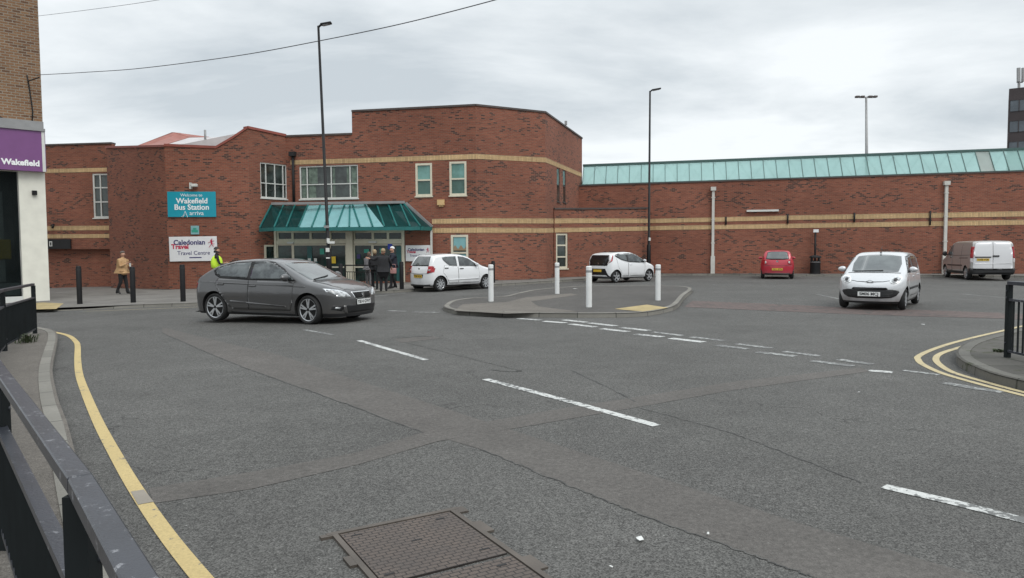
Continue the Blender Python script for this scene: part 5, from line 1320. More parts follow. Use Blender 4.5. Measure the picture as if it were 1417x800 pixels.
# ---- silver city car facing the camera
PC = dict(W=.79, wr=.275, tw=.165, axles=(-1.17, 1.17), zb=.17, rc=.14,
  top=[(-1.72, .60), (-1.70, .95), (-1.64, 1.12), (-1.5, 1.34), (-1.36, 1.43), (-1.0, 1.462), (-.4, 1.475), (-.05, 1.46), (.22, 1.40), (.58, 1.19), (.95, .975), (1.07, .94), (1.35, .87), (1.55, .79), (1.66, .71), (1.71, .62), (1.715, .5)],
  tum=[(.17, .91), (.26, .97), (.40, 1.0), (.62, 1.0), (.78, .985), (.92, .955), (1.05, .915), (1.25, .85), (1.42, .78), (1.5, .74)],
  low=.20, af=(.52, 2.5), ar=(.35, 3), lf=[(.15, -.05), (.35, 0), (.55, 0), (.75, -.04), (1.0, -.06)])
th = math.radians(36)         # rear lies away to the right
yaw = math.atan2(-math.cos(th), -math.sin(th))
x, y = place(1248.7, 429.2, 1.17, 1, yaw, .79)
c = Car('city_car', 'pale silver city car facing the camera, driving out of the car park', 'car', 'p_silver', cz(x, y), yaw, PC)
c.patch('windscreen', [(.97, -.55), (1.02, -.3), (1.04, 0), (1.02, .3), (.97, .55), (.6, .58), (.28, .52), (.24, .3), (.22, 0), (.24, -.3), (.28, -.52), (.6, -.58)], 'T', 'carglassl', .005, res=.07)
c.both('window_surround', [(.86, .93), (.55, 1.15), (.25, 1.34), (-.1, 1.39), (-.9, 1.385), (-1.28, 1.34), (-1.42, 1.15), (-1.2, 1.0), (-.3, .93)], 'trim', .003)
c.both('side_window', [(.76, .965), (.52, 1.13), (.24, 1.305), (-.12, 1.355), (-.12, .955)], 'carglass', .006)
c.both('side_window', [(-.22, .96), (-.22, 1.352), (-.85, 1.35), (-1.15, 1.30), (-1.25, 1.14), (-1.1, 1.02)], 'carglass', .006)
c.door([(.76, .92), (.82, .6), (.72, .33), (-.16, .33), (-.18, .92)], -.02, .82); c.door([(-.20, .92), (-.18, .33), (-.72, .33), (-.9, .6), (-1.05, .72), (-1.15, .97)], -.95, .85)
c.both('rubbing_strip', [(.76, .50), (-.78, .50), (-.78, .56), (.76, .56)], 'trim', .016)
c.lr('headlight', [(.575+.125*math.cos(a), .765+.03*math.cos(a)+.095*math.sin(a)) for a in [k*math.pi/9 for k in range(18)]], 'F', 'whitering', .010, res=.03)
c.lr('headlight_lens', [(.572+.095*math.cos(a), .765+.02*math.cos(a)+.068*math.sin(a)) for a in [k*math.pi/8 for k in range(16)]], 'F', 'lens', .016, res=.03)
c.lr('headlight_bulb', [(.565+.045*math.cos(a), .76+.04*math.sin(a)) for a in [k*math.pi/6 for k in range(12)]], 'F', 'rimdark', .020, res=.03)
c.patch('lower_grille', [(-.64, .50), (-.52, .525), (.52, .525), (.64, .50), (.66, .46), (.60, .37), (.50, .32), (.3, .30), (-.3, .30), (-.50, .32), (-.60, .37), (-.66, .46)], 'F', 'trim', .008)
c.patch('upper_grille', [(-.42, .535), (-.38, .572), (.38, .572), (.42, .535), (.36, .515), (-.36, .515)], 'F', 'trimg', .012)
for z_ in (.47, .43, .39, .35): c.patch('grille_slat', [(-.56+(.47-z_)*.5, z_), (.56-(.47-z_)*.5, z_), (.56-(.47-z_)*.5, z_+.008), (-.56+(.47-z_)*.5, z_+.008)], 'F', 'trimg', .013, res=.15)
c.plate('F', .405, 'SM06 MCJ', 'platew').location.x += .01
c.seam([(1.53, -.55), (1.60, -.3), (1.62, 0), (1.60, .3), (1.53, .55)], 'T', .014); c.seam([(1.05, -.62), (1.10, 0), (1.05, .62)], 'T', .05)
h, n_ = c.hit((5, 0, .69), (-1, 0, 0)); bm = bmesh.new()
for z_ in (0, .045):
    for s in (-1, 1): add_bar(bm, h+Vector((.012, 0, .02+z_)), h+Vector((.0, s*.09, -.02+z_)), .014, .014)
obj('badge', bm, M['chrome'], c.e, world=False)
c.mirrors(.66, .98, c.paint, .15, sz=(.13, .21, .15)); c.wheels(7, .60, 'cover')
c.wiper([(1.0, -.5), (1.0, -.1), (.97, .2)])
bm = bmesh.new(); add_tube(bm, [(.1, 0, 1.455), (-.05, 0, 1.62)], .006, 6); add_box(bm, (.1, 0, 1.455), (.06, .04, .03)); obj('aerial', bm, M['trim'], c.e, world=False)
c.patch('rear_window', [(-.5, .95), (-.45, 1.32), (.45, 1.32), (.5, .95)], 'B', 'carglass', .006); c.lr('tail_light', [(.6, .8), (.72, .8), (.68, 1.1), (.56, 1.1)], 'B', 'redlens', .006)

# ---- white supermini with red tail lights
PS = dict(W=.80, wr=.285, tw=.165, axles=(-1.18, 1.18), zb=.19, rc=.14,
  top=[(-1.70, .58), (-1.67, .84), (-1.61, .98), (-1.48, 1.22), (-1.36, 1.40), (-1.1, 1.45), (-.5, 1.475), (-.05, 1.45), (.30, 1.37), (.72, 1.15), (1.0, 1.0), (1.12, .965), (1.45, .88), (1.68, .78), (1.78, .68), (1.80, .55)],
  tum=[(.19, .93), (.28, .985), (.45, 1.0), (.65, 1.0), (.8, .985), (.95, .95), (1.2, .87), (1.4, .78), (1.5, .74)],
  af=(.45, 2.5), ar=(.36, 2.8))
yaw = math.radians(43); x, y = place(608.3, 403.8, -1.18, -1, yaw, .80)
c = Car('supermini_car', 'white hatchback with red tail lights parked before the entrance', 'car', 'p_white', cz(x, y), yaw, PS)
c.both('side_window', [(-.22, .975), (-.22, 1.365), (.05, 1.34), (.30, 1.265), (.62, 1.07), (.72, .985), (.70, .96)], 'carglass', .005)
c.both('side_window', [(-.33, .98), (-.33, 1.365), (-.85, 1.35), (-1.02, 1.32), (-1.0, 1.22), (-.82, 1.06), (-.72, 1.0)], 'carglass', .005)
c.both('mirror_triangle', [(.72, .96), (.55, 1.11), (.53, .96)], 'trim', .009)
c.door([(-.28, .93), (-.28, .30), (.78, .30), (.80, .6), (.76, .93)], -.12, .87, 'trim'); c.door([(-.30, .93), (-.30, .30), (-.74, .30), (-.92, .60), (-1.06, .74), (-.95, 1.0)], -.88, .90, 'trim')
c.both('side_moulding', [(.76, .43), (-.80, .43), (-.80, .47), (.76, .47)], c.paint, .016)
c.patch('rear_window', [(-.56, .985), (-.50, 1.20), (-.42, 1.36), (.42, 1.36), (.50, 1.20), (.56, .985)], 'B', 'carglass', .007)
c.lr('tail_light', [(.57, .985), (.70, .99), (.76, .98), (.77, .75), (.52, .70), (.55, .84)], 'B', 'redlens', .009)
c.both('tail_light', [(-1.60, .97), (-1.46, .98), (-1.48, .80), (-1.62, .74)], 'redlens', .007)
c.lr('reversing_light', [(.58, .86), (.66, .86), (.66, .80), (.58, .80)], 'B', 'clearlens', .013)
c.patch('plate_recess', [(-.32, .66), (.32, .66), (.28, .53), (-.28, .53)], 'B', 'trim', .005)
c.plate('B', .585, 'YF60 WLK', 'platey'); c.badge('B', 0, .88, .045)
c.seam([(-.70, .70), (0, .68), (.70, .70)], 'B', .012); c.patch('rear_skirt', [(-.62, .26), (.62, .26), (.62, .20), (-.62, .20)], 'B', 'trim', .006)
c.wiper([(-1.57, 0), (-1.53, .2)]) if False else None
c.patch('windscreen', [(1.03, -.6), (1.07, 0), (1.03, .6), (.65, .58), (.36, .52), (.33, 0), (.36, -.52), (.65, -.58)], 'T', 'carglassl', .005, res=.08)
c.lr('headlight', [(.55, .70), (.74, .84), (.78, .78), (.70, .66)], 'F', 'lens', .006)
c.mirrors(.62, .99, c.paint, .13); c.wheels(9, .66, 'cover')

# ---- white city car with a black tailgate
PA = dict(W=.81, wr=.285, tw=.165, axles=(-1.17, 1.17), zb=.19, rc=.15,
  top=[(-1.64, .55), (-1.61, .80), (-1.58, .95), (-1.50, 1.20), (-1.44, 1.32), (-1.30, 1.39), (-.9, 1.44), (-.3, 1.46), (.05, 1.44), (.40, 1.34), (.80, 1.12), (1.08, .97), (1.2, .93), (1.5, .84), (1.68, .74), (1.78, .64), (1.80, .5)],
  tum=[(.19, .93), (.28, .985), (.45, 1.0), (.65, 1.0), (.8, .99), (.95, .955), (1.2, .87), (1.4, .78), (1.5, .74)],
  af=(.45, 2.4), ar=(.36, 2.6))
yaw = math.radians(39); x, y = place(851.5, 391.6, -1.17, -1, yaw, .81)
c = Car('city_car', 'white hatchback with a black glass tailgate between two white bollards', 'car', 'p_white', cz(x, y), yaw, PA)
c.both('side_window', [(-.30, .98), (-.30, 1.345), (.02, 1.34), (.34, 1.27), (.70, 1.07), (.84, .96), (.5, .945)], 'carglass', .005)
c.both('window_surround', [(-1.18, 1.31), (-.9, 1.375), (.0, 1.385), (.36, 1.31), (.75, 1.09), (.98, .93), (.4, .925), (-.3, .955), (-.8, 1.06), (-1.16, 1.22)], 'trim', .003)
c.both('side_window', [(-.40, 1.0), (-.40, 1.345), (-.85, 1.335), (-1.12, 1.28), (-.82, 1.10)], 'carglass', .006)
c.door([(-.34, .92), (-.34, .30), (.76, .30), (.82, .6), (.86, .90)], -.20, .84); c.door([(-.36, .92), (-.36, .30), (-.74, .30), (-.92, .60), (-1.06, .74), (-1.1, 1.14), (-.8, 1.02)])
c.patch('tailgate_glass', [(-.56, .80), (-.64, 1.0), (-.54, 1.30), (.54, 1.30), (.64, 1.0), (.56, .80)], 'B', 'trimg', .007)
c.lr('tail_light', [(.60, .88), (.70, 1.02), (.60, 1.28), (.56, 1.28), (.635, 1.02), (.56, .88)], 'B', 'clearlens', .013)
c.both('tail_light', [(-1.53, .93), (-1.40, 1.02), (-1.30, 1.27), (-1.35, 1.28), (-1.44, 1.08), (-1.54, .97)], 'redlens', .008)
c.patch('plate_recess', [(-.46, .66), (.46, .66), (.60, .38), (.76, .24), (.66, .24), (.50, .36), (-.50, .36), (-.66, .24), (-.76, .24), (-.60, .38)], 'B', 'trimg', .006)
c.plate('B', .56, '', 'platey'); c.badge('B', 0, .90, .05)
c.patch('rear_skirt', [(-.62, .30), (.62, .30), (.62, .20), (-.62, .20)], 'B', 'trim', .006)
c.patch('windscreen', [(1.1, -.6), (1.14, 0), (1.1, .6), (.75, .58), (.45, .52), (.42, 0), (.45, -.52), (.75, -.58)], 'T', 'carglassl', .005, res=.08)
c.patch('sunroof', [(.1, -.4), (.1, .4), (-.9, .4), (-.9, -.4)], 'T', 'trimg', .012)
c.lr('headlight', [(.50, .66), (.74, .84), (.78, .78), (.66, .62)], 'F', 'lens', .006)
c.mirrors(.74, .99, c.paint, .13); c.wheels(5, .70, 'alloy')

# ---- red hatchback seen from behind
PR = dict(W=.82, wr=.295, tw=.175, axles=(-1.2, 1.2), zb=.21, rc=.14,
  top=[(-1.75, .58), (-1.72, .82), (-1.68, .98), (-1.52, 1.22), (-1.40, 1.42), (-1.2, 1.47), (-.5, 1.50), (-.05, 1.48), (.35, 1.38), (.8, 1.16), (1.12, .99), (1.3, .94), (1.6, .86), (1.78, .76), (1.84, .6), (1.85, .5)],
  tum=[(.21, .92), (.3, .985), (.45, 1.0), (.65, 1.0), (.8, .985), (.95, .94), (1.2, .83), (1.42, .72), (1.5, .68)],
  af=(.45, 2.5), ar=(.42, 2.3))
th = math.radians(19.5); yaw = math.pi/2-th; x, y = place(1055, 385.8, -1.2, 1, yaw, .82)
c = Car('hatchback_car', 'red hatchback parked nose to the long brick wall', 'car', 'p_red', cz(x, y), yaw, PR)
c.both('side_window', [(-.20, .99), (-.20, 1.38), (.10, 1.36), (.40, 1.28), (.74, 1.10), (.86, .98)], 'carglass', .005)
c.both('side_window', [(-.30, .99), (-.30, 1.38), (-.9, 1.37), (-1.2, 1.31), (-1.3, 1.15), (-1.0, 1.03)], 'carglass', .005)
c.door([(-.25, .93), (-.25, .32), (.78, .32), (.82, .93)], -.12, .87); c.door([(-.27, .93), (-.27, .32), (-.76, .32), (-.94, .62), (-1.08, .76), (-1.15, .97)], -.98, .88)
c.patch('window_surround', [(-.56, 1.02), (-.48, 1.37), (-.3, 1.41), (.3, 1.41), (.48, 1.37), (.56, 1.02), (.3, .985), (-.3, .985)], 'B', 'trim', .004)
c.patch('rear_window', [(-.53, 1.04), (-.46, 1.34), (-.3, 1.37), (.3, 1.37), (.46, 1.34), (.53, 1.04), (.3, 1.01), (-.3, 1.01)], 'B', 'carglassl', .009)
c.lr('tail_light', [(.50, .92), (.62, 1.0), (.70, .98), (.73, .76), (.60, .72), (.50, .78)], 'B', 'redlens', .008)
c.lr('reversing_light', [(.53, .90), (.60, .92), (.60, .79), (.53, .80)], 'B', 'clearlens', .014)
c.plate('B', .50, 'YK11 ZTN', 'platey'); c.badge('B', 0, .90, .06)
c.seam([(-.72, .70), (0, .67), (.72, .70)], 'B', .014); c.patch('rear_skirt', [(-.6, .30), (.6, .30), (.6, .22), (-.6, .22)], 'B', 'trim', .006)
c.patch('windscreen', [(1.1, -.6), (1.14, 0), (1.1, .6), (.75, .58), (.42, .52), (.39, 0), (.42, -.52), (.75, -.58)], 'T', 'carglassl', .005, res=.08)
c.lr('headlight', [(.50, .68), (.74, .84), (.78, .78), (.66, .66)], 'F', 'lens', .006)
c.mirrors(.78, 1.02, c.paint, .14); c.wheels(7, .62, 'cover')

# ---- van
PV = dict(W=.93, wr=.325, tw=.2, axles=(-1.6, 1.6), zb=.27, rc=.12, low=.42,
  top=[(-2.36, .60), (-2.345, 1.2), (-2.32, 1.62), (-2.28, 1.80), (-2.18, 1.875), (-1.2, 1.90), (.3, 1.89), (.62, 1.83), (.80, 1.74), (1.20, 1.40), (1.52, 1.14), (1.72, 1.07), (2.0, .99), (2.22, .86), (2.36, .70), (2.38, .55)],
  tum=[(.27, .95), (.40, .99), (.6, 1.0), (1.0, 1.0), (1.2, .98), (1.5, .945), (1.8, .88), (1.9, .86)],
  af=(.55, 2.4), ar=(.16, 4), sm=.05)
th = math.radians(15.5); yaw = math.pi/2-th; x, y = place(1338.3, 387.5, -1.6, 1, yaw, .93)
c = Car('van', 'silver grey panel van with white rear doors parked by the long brick wall', 'van', 'p_van', cz(x, y), yaw, PV)
vd = []
for s in (-1, 1):
    d = c.patch('rear_door', sorted([(s*.008, .50), (s*.008, 1.80), (s*.60, 1.80), (s*.74, 1.72), (s*.80, 1.3), (s*.82, .60), (s*.78, .50)], key=lambda q: 0) if s > 0 else [(s*.008, .50), (s*.008, 1.80), (s*.60, 1.80), (s*.74, 1.72), (s*.80, 1.3), (s*.82, .60), (s*.78, .50)][::-1], 'B', 'p_vandoor', .012, res=.1)
    vd.append(d)
c.patch('door_gap', [(-.82, .49), (-.82, .6), (-.80, 1.3), (-.75, 1.73), (-.6, 1.815), (.6, 1.815), (.75, 1.73), (.80, 1.3), (.82, .6), (.82, .49)], 'B', 'trim', .004, res=.1)
c.seam([(-.80, 1.17), (.80, 1.17)], 'B', .02); 
h, _ = c.hit((-5, -.12, 1.15), (1, 0, 0)); bm = bmesh.new(); add_box(bm, h+Vector((-.03, 0, 0)), (.04, .26, .07)); bevel(bm, .01); obj('handle', bm, M['trim'], vd[0], world=False)
bm = bmesh.new(); h, _ = c.hit((-5, .42, 1.0), (1, 0, 0)); add_box(bm, h+Vector((-.02, 0, .10)), (.03, .66, .05)); obj('plate_lamp_strip', bm, M['trim'], vd[1], world=False)
c.plate('B', .98, 'YD58 VGK', 'platey', y=.42).location.x -= .012
c.patch('door_ridge', [(-.8, .78), (.8, .78), (.8, .81), (-.8, .81)], 'B', 'p_vandoor', .02, res=.1)
for s in (-1, 1):
    poly = [(s*.825, 1.05), (s*.825, 1.50), (s*.79, 1.60), (s*.875, 1.60), (s*.90, 1.45), (s*.915, 1.05)]
    c.patch('tail_light', poly if s > 0 else poly[::-1], 'B', 'redlens', .012, res=.04)
    poly = [(s*.825, .83), (s*.825, 1.04), (s*.92, 1.04), (s*.92, .83)]
    c.patch('reversing_light', poly if s > 0 else poly[::-1], 'B', 'clearlens', .012, res=.04)
c.both('tail_light', [(-2.34, 1.07), (-2.28, 1.07), (-2.26, 1.58), (-2.31, 1.58)], 'redlens', .01, res=.05)
c.patch('rear_bumper', [(-.91, .30), (.91, .30), (.91, .56), (.83, .56), (.80, .48), (-.80, .48), (-.83, .56), (-.91, .56)], 'B', 'trim', .03, res=.1)
c.both('rear_bumper', [(-2.30, .32), (-2.02, .32), (-2.05, .56), (-2.30, .58)], 'trim', .012)
c.both('side_window', [(1.30, 1.16), (.98, 1.44), (.74, 1.66), (.62, 1.70), (.50, 1.70), (.50, 1.16)], 'carglass', .006)
c.door([(.46, 1.12), (.46, .42), (1.18, .42), (1.26, .6), (1.34, 1.12)], .60, 1.05, 'trim')
c.both('side_moulding', [(-1.1, .66), (1.15, .64), (1.15, .70), (-1.1, .72)], 'trim', .012)
c.seam([(-2.2, 1.2), (.4, 1.16)], 'L', .02); c.seam([(-1.9, 1.06), (-.6, 1.04)], 'L', .03); c.seam([(.40, 1.75), (.40, .42)], 'L', .014); c.seam([(-.9, 1.75), (-.9, .42)], 'L', .014)
c.seam([(.56, 1.78), (.50, 1.2)], 'L', .03, 'whiteframe')
c.patch('windscreen', [(1.50, -.7), (1.56, 0), (1.50, .7), (1.1, .7), (.86, .66), (.84, 0), (.86, -.66), (1.1, -.7)], 'T', 'carglass', .006, res=.08)
c.lr('headlight', [(.62, .72), (.84, .98), (.90, .95), (.88, .72)], 'F', 'lens', .006)
c.mirrors(1.18, 1.22, 'trim', .18, sz=(.15, .22, .26)); c.wheels(5, .66, 'alloy')

# ================================================================== PEOPLE
M['skin'] = simple('skin', (.45, .25, .17), .55, var=.06)
M['hairgrey'] = simple('grey_brown_hair', (.12, .10, .085), .7, var=.3); M['hairdark'] = simple('dark_hair', (.025, .02, .018), .6, var=.3)
M['hairblond'] = simple('fair_hair', (.30, .22, .13), .7, var=.3); M['hairwhite'] = simple('white_woolly_hat', (.70, .70, .68), .9, var=.1); M['hairbrown'] = simple('brown_hair', (.10, .06, .04), .6, var=.3)
def cloth(name, col, var=.18): return simple(name, col, .9, var=var, vscale=9, bump=.3, bscale=25)
M['c_black'] = cloth('black_cloth', (.014, .014, .016)); M['c_navy'] = cloth('dark_navy_cloth', (.014, .016, .026)); M['c_tan'] = cloth('tan_coat_cloth', (.46, .29, .15)); M['c_hivis'] = cloth('hi_vis_yellow_cloth', (.55, .80, .05), .08)
M['c_grey'] = cloth('grey_cloth', (.13, .125, .13)); M['c_jeans'] = cloth('dark_jeans_cloth', (.03, .035, .05)); M['c_pink'] = cloth('dusty_pink_cloth', (.38, .20, .19)); M['c_maroon'] = cloth('maroon_cloth', (.14, .03, .04)); M['shoe'] = simple('black_shoe', (.012, .012, .012), .5)
M['eye'] = simple('dark_eye', (.01, .01, .01), .3)

def skin_mesh(nodes, edges, root=0, sub=1):
    """nodes: list of (pos, rx, ry)"""
    me = D.meshes.new('s'); me.from_pydata([n[0] for n in nodes], edges, [])
    o = D.objects.new('s', me); COL.objects.link(o)
    md = o.modifiers.new('skin', 'SKIN'); md.use_smooth_shade = True
    sv_ = me.skin_vertices[0].data
    for i, n in enumerate(nodes): sv_[i].radius = (n[1], n[2]); sv_[i].use_root = (i == root)
    if sub: s_ = o.modifiers.new('sub', 'SUBSURF'); s_.levels = sub; s_.render_levels = sub
    dg = bpy.context.evaluated_depsgraph_get(); m2 = D.meshes.new_from_object(o.evaluated_get(dg)); D.objects.remove(o); return m2
def person(label, loc, yaw, H=1.70, top='c_black', legs='c_black', hair='hairdark', coat=.0, arms=None, stride=.0, hairlen=0, group=None, lean=0, headturn=0, belly=1.0, head=None, hood=False, skirt=None):
    """local: facing +x. arms: dict side -> (elbow, wrist) offsets from the shoulder"""
    k = H/1.70; e = empty('person', loc, label, 'person', group, rz=yaw)
    nodes, edges = [], []
    def nd(p, rx, ry=None): nodes.append((Vector(p)*k, rx*k, (ry or rx)*k)); return len(nodes)-1
    def ed(a, b): edges.append((a, b))
    L_ = lean
    pel = nd((0, 0, .92), .135*belly, .115*belly); sp = nd((.01+L_*.4, 0, 1.12), .125*belly, .105*belly); ch = nd((.0+L_*.9, 0, 1.32), .145, .11); nk = nd((.01+L_*1.2, 0, 1.455), .052)
    ed(pel, sp); ed(sp, ch); ed(ch, nk)
    hx = .02+L_*1.35
    hd = nd((hx, 0, 1.60), .082, .09); ed(nk, hd); hb = nd((hx-.012, 0, 1.655), .072, .078); ed(hd, hb)
    fc, fs = math.cos(headturn), math.sin(headturn)
    ch_ = nd((hx+.05*fc, .05*fs, 1.525), .036); ed(hd, ch_); ns = nd((hx+.108*fc, .108*fs, 1.575), .012); ed(hd, ns)
    for s in (-1, 1): er_ = nd((hx-.085*fs*s*1-.0, s*.088*fc, 1.58), .014); ed(hd, er_)
    hands = []
    for s in (-1, 1):
        sh_ = nd((L_*1.0, s*.175, 1.385), .056); ed(ch, sh_)
        el, wr = (arms or {}).get(s, ((-.02, s*.05, -.29), (.06, s*.03, -.54)))
        pe = Vector((L_, s*.175, 1.385))+Vector(el); pw = Vector((L_, s*.175, 1.385))+Vector(wr)
        iel = nd(pe, .042); iw = nd(pw, .026); ed(sh_, iel); ed(iel, iw)
        d = (pw-pe).normalized(); ph = pw+d*.07; ih = nd(ph, .030, .018); ed(iw, ih)
        side_ = d.cross(Vector((1, 0, 0)) if abs(d.x) < .9 else Vector((0, 1, 0))).normalized(); inn = d.cross(side_)
        for q in range(4):
            o_ = side_*(-.024+q*.016); ln = (.062, .075, .07, .055)[q]
            f1 = nd(ph+d*.03+o_, .0085); f2 = nd(ph+d*(.03+ln*.5)+o_+inn*.008, .008); f3 = nd(ph+d*(.03+ln*.85)+o_+inn*.026, .007); ed(ih, f1); ed(f1, f2); ed(f2, f3)
        t1_ = nd(ph-d*.02+side_*.034+inn*.01, .010); t2_ = nd(ph+d*.012+side_*.048+inn*.02, .009); ed(ih, t1_); ed(t1_, t2_)
        hands.append(ph*k)
    feet = []
    for s in (-1, 1):
        st_ = stride*s
        hp = nd((0, s*.09, .86), .102); ed(pel, hp); kn = nd((.02+st_*.45+(.05 if st_ < 0 else 0), s*.095, .49), .074); ed(hp, kn)
        an = nd((st_*.95-.02, s*.10, .095+(.05 if st_ < 0 else 0)), .054); ed(kn, an); to = nd((st_*.95+.14, s*.115, .035), .035, .03); ed(an, to); he = nd((st_*.95-.055, s*.10, .04), .032); ed(an, he)
    me = skin_mesh(nodes, edges)
    for nm in (top, legs, 'skin', 'shoe', 'eye'): me.materials.append(M[nm])
    for p in me.polygons:
        z = p.center.z/k; r = math.hypot(p.center.x/k-hx, p.center.y/k)
        mi = 0
        if z > 1.475 and r < .16: mi = 2
        elif z < .09: mi = 3
        elif z < .93 and abs(p.center.y/k) < .2: mi = 1
        for h_ in hands:
            if (p.center-h_).length < .115*k: mi = 2
        p.material_index = mi
    bm = bmesh.new(); bm.from_mesh(me)
    for s in (-1, 1):
        c_ = Vector((hx+.088*fc-.032*fs*s, .088*fs+.032*fc*s, 1.60))*k; r = bmesh.ops.create_icosphere(bm, subdivisions=1, radius=.010*k)
        for v in r['verts']: v.co += c_
        for f in {f for v in r['verts'] for f in v.link_faces}: f.material_index = 4
    c_ = Vector((hx+.083*fc, .083*fs, 1.545))*k; r = bmesh.ops.create_cube(bm, size=1)
    for v in r['verts']: v.co = Vector((v.co.x*.01, v.co.y*.04, v.co.z*.006))*k+c_
    for f in {f for v in r['verts'] for f in v.link_faces}: f.material_index = 4
    bm.to_mesh(me); bm.free()
    o = D.objects.new('body', me); COL.objects.link(o); o.parent = e
    # hair
    bm = bmesh.new(); bmesh.ops.create_uvsphere(bm, u_segments=16, v_segments=12, radius=1)
    for v in bm.verts:
        q = v.co.copy(); ff = q.x*fc+q.y*fs; low = -.15+(.9 if ff > .25 else 0)*.55 - (hairlen*4 if ff < .1 else 0)
        z = max(q.z, low) if hairlen == 0 else (q.z if q.z > low else low)
        v.co = Vector((hx-.014+q.x*.098, q.y*.093, 1.635+z*.092+ (random.uniform(-.004, .004))))*k
        if hairlen and q.z < -.1 and ff < .2: v.co.z -= hairlen*k*(-q.z); v.co.x -= .01
    obj('hair' if hair != 'hairwhite' else 'hat', bm, M[hair], e, world=False, smooth=True)
    if coat:
        # coat: a shell following the trunk and arms, hem at coat height
        cn, ce_ = [], []
        def n2(p, rx, ry=None): cn.append((Vector(p)*k, rx*k, (ry or rx)*k)); return len(cn)-1
        hem = coat
        a0 = n2((0, 0, 1.05), .185*belly, .165*belly); a1 = n2((L_*.9, 0, 1.32), .20, .165); a2 = n2((L_*1.1, 0, 1.43), .075); a3 = n2((0, 0, (1.05+hem)/2), .175*belly, .165*belly); a4 = n2((0, 0, hem-.04), .19*belly, .18*belly)
        ce_ += [(a0, a1), (a1, a2), (a0, a3), (a3, a4)]
        for s in (-1, 1):
            el, wr = (arms or {}).get(s, ((-.02, s*.05, -.29), (.06, s*.03, -.54)))
            b0 = n2((L_, s*.18, 1.385), .075); pe = Vector((L_, s*.175, 1.385))+Vector(el); pw = Vector((L_, s*.175, 1.385))+Vector(wr)
            b1_ = n2(pe, .06); b2_ = n2(pe.lerp(pw, .93), .045); ce_ += [(a1, b0), (b0, b1_), (b1_, b2_)]
        m2 = skin_mesh(cn, ce_); m2.materials.append(M[top]); co = D.objects.new('coat', m2); COL.objects.link(co); co.parent = e
    return e
def standing(px, py, h=KH): return G(px, py, h)
R_ = math.radians
q = standing(170, 407.5); q.z = g(q.x)+KH
pt = person('person in a tan coat and dark trousers looking at a phone by the wall', q, R_(-8), 1.84, 'c_tan', 'c_black', 'hairgrey', coat=.78, arms={-1: ((.05, -.03, -.28), (.30, .03, -.16)), 1: ((.04, .04, -.28), (.29, -.06, -.22))}, stride=.16, lean=.03, belly=1.2)
bm = bmesh.new(); add_box(bm, (.46, -.10, 1.27), (.02, .09, .15)); obj('phone', bm, M['paper'], pt, world=False)
# hi-vis person
q = P(301, 400, 28); q.z = g(q.x)+KH
pv = person('person in a bright yellow hi-vis vest and dark cap behind the grey hatchback', q, R_(25), 1.86, 'c_black', 'c_black', 'hairdark', arms={-1: ((.08, -.10, -.27), (.30, -.12, -.30)), 1: ((.06, .08, -.28), (.28, .05, -.25))})
cn = [(Vector((0, 0, 1.0)), .23, .21), (Vector((0, 0, 1.2)), .235, .20), (Vector((0, 0, 1.42)), .235, .18), (Vector((0, 0, 1.58)), .09, .09)]
m2 = skin_mesh(cn, [(0, 1), (1, 2), (2, 3)]); m2.materials.append(M['c_hivis']); m2.materials.append(M['grey'])
for v in m2.vertices: v.co.y *= 1.12
for p in m2.polygons:
    if 1.10 < p.center.z < 1.15: p.material_index = 1
vo = D.objects.new('vest', m2); COL.objects.link(vo); vo.parent = pv
bm = bmesh.new(); add_lathe(bm, [(.10, 1.65), (.105, 1.70), (.09, 1.74), (.03, 1.765)], n=16); add_box(bm, (.13, 0, 1.655), (.12, .14, .015)); obj('cap', bm, M['c_black'], pv, world=False, smooth=True)
gp_ = None
def pg(px, py, yaw, label, **k):
    q = standing(px, py); return person(label, q, R_(yaw), **k)
q = G(522, 401.5, KH)
pg(510, 396.5, 60, 'person with long brown hair in grey clothes, at the left edge of the group', H=1.52, top='c_grey', legs='c_grey', hair='hairbrown', coat=.80, belly=1.15, hairlen=.12, lean=.05)
pg(519, 400.0, 95, 'person in black clothes with light hair inside the group', H=1.60, top='c_black', legs='c_black', hair='hairblond', coat=.82, belly=1.15, hairlen=.08, arms={-1: ((.10, -.10, -.16), (.26, -.26, -.05)), 1: ((-.02, .05, -.29), (.1, .02, -.5))}, stride=.1)
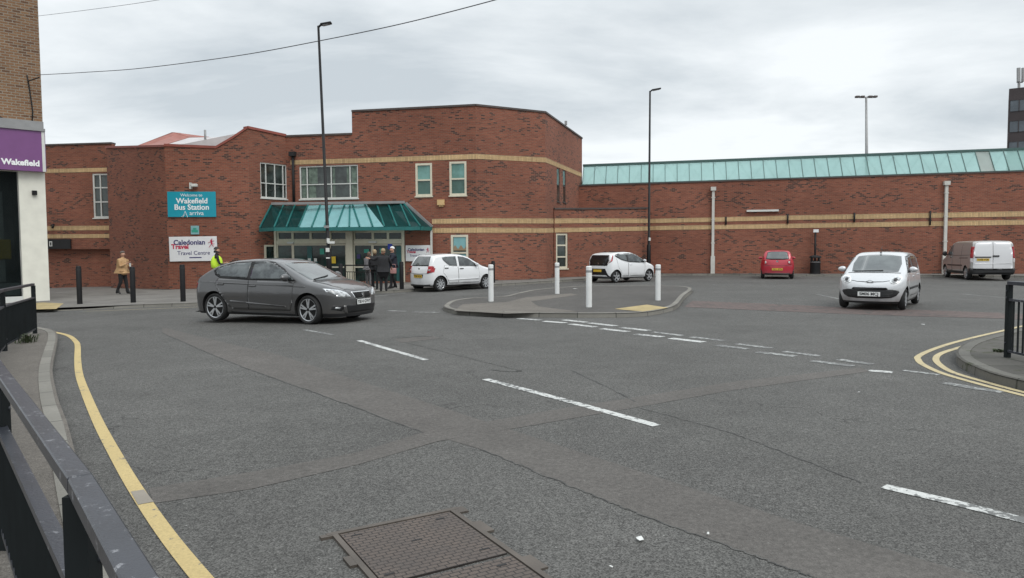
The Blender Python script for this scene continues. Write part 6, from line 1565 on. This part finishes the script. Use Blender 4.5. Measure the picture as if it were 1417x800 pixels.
pg(531, 404.0, 100, 'person with blond hair in a long black coat seen from behind', H=1.62, top='c_black', legs='c_black', hair='hairblond', coat=.56, hairlen=.03, belly=1.45, arms={1: ((.05, .16, -.12), (.12, .36, -.06)), -1: ((.05, -.12, -.24), (.18, -.14, -.40))})
pg(544, 400.0, 200, 'person in a white hat and dark jacket carrying a pink bag, right of the group', H=1.70, top='c_navy', legs='c_black', hair='hairwhite', coat=.84, belly=1.15, arms={1: ((.1, .10, -.2), (.28, .12, -.1)), -1: ((.02, -.05, -.28), (.12, -.02, -.48))}, stride=.12)
q = standing(547, 400)
bag = empty('bag', q+Vector((-.02, -.28, .62)), 'dusty pink bag carried by the person in the white hat', 'bag')
bm = bmesh.new(); add_box(bm, (0, 0, .12), (.24, .14, .22)); bevel(bm, .03, 2); obj('body', bm, M['c_pink'], bag, world=False, smooth=True)
bm = bmesh.new(); add_tube(bm, [(-.1, 0, .24), (-.08, 0, .38), (.08, 0, .38), (.1, 0, .24)], .012, 6); obj('handle', bm, M['c_pink'], bag, world=False)
# weeds by the kerb and at the rail post
M['weed'] = simple('weed_leaf', (.040, .055, .022), .8, var=.35)
def weeds(c, n, rad, label, hgt=.12, moss=False):
    bm = bmesh.new()
    for _ in range(n):
        a = random.uniform(0, 6.283); r = rad*math.sqrt(random.random()); x_, y_ = c.x+r*math.cos(a), c.y+r*math.sin(a); h_ = hgt*random.uniform(.4, 1); b_ = random.uniform(0, 6.283); w_ = random.uniform(.006, .016)
        p0 = Vector((x_, y_, c.z)); lean_ = Vector((math.cos(b_), math.sin(b_), 0)); s_ = Vector((-lean_.y, lean_.x, 0))*w_
        m_ = p0+lean_*h_*.35+Vector((0, 0, h_*.7)); t_ = p0+lean_*h_*.9+Vector((0, 0, h_*.8))
        v = [bm.verts.new(q_) for q_ in (p0-s_*.5, p0+s_*.5, m_+s_, m_-s_, t_)]; bm.faces.new(v[:4]); bm.faces.new([v[3], v[2], v[4]])
    o = obj('weeds', bm, M['weed']); o['kind'] = 'stuff'; o['label'] = label; return o
q = G(36, 474, FH); weeds(q, 70, .2, 'small weeds growing at the foot of the left guardrail', .22)
q = G(1385, 487, .112); weeds(q, 70, .10, 'low moss and weeds around the right guardrail post', .05);
q = G(700, 415, .11)
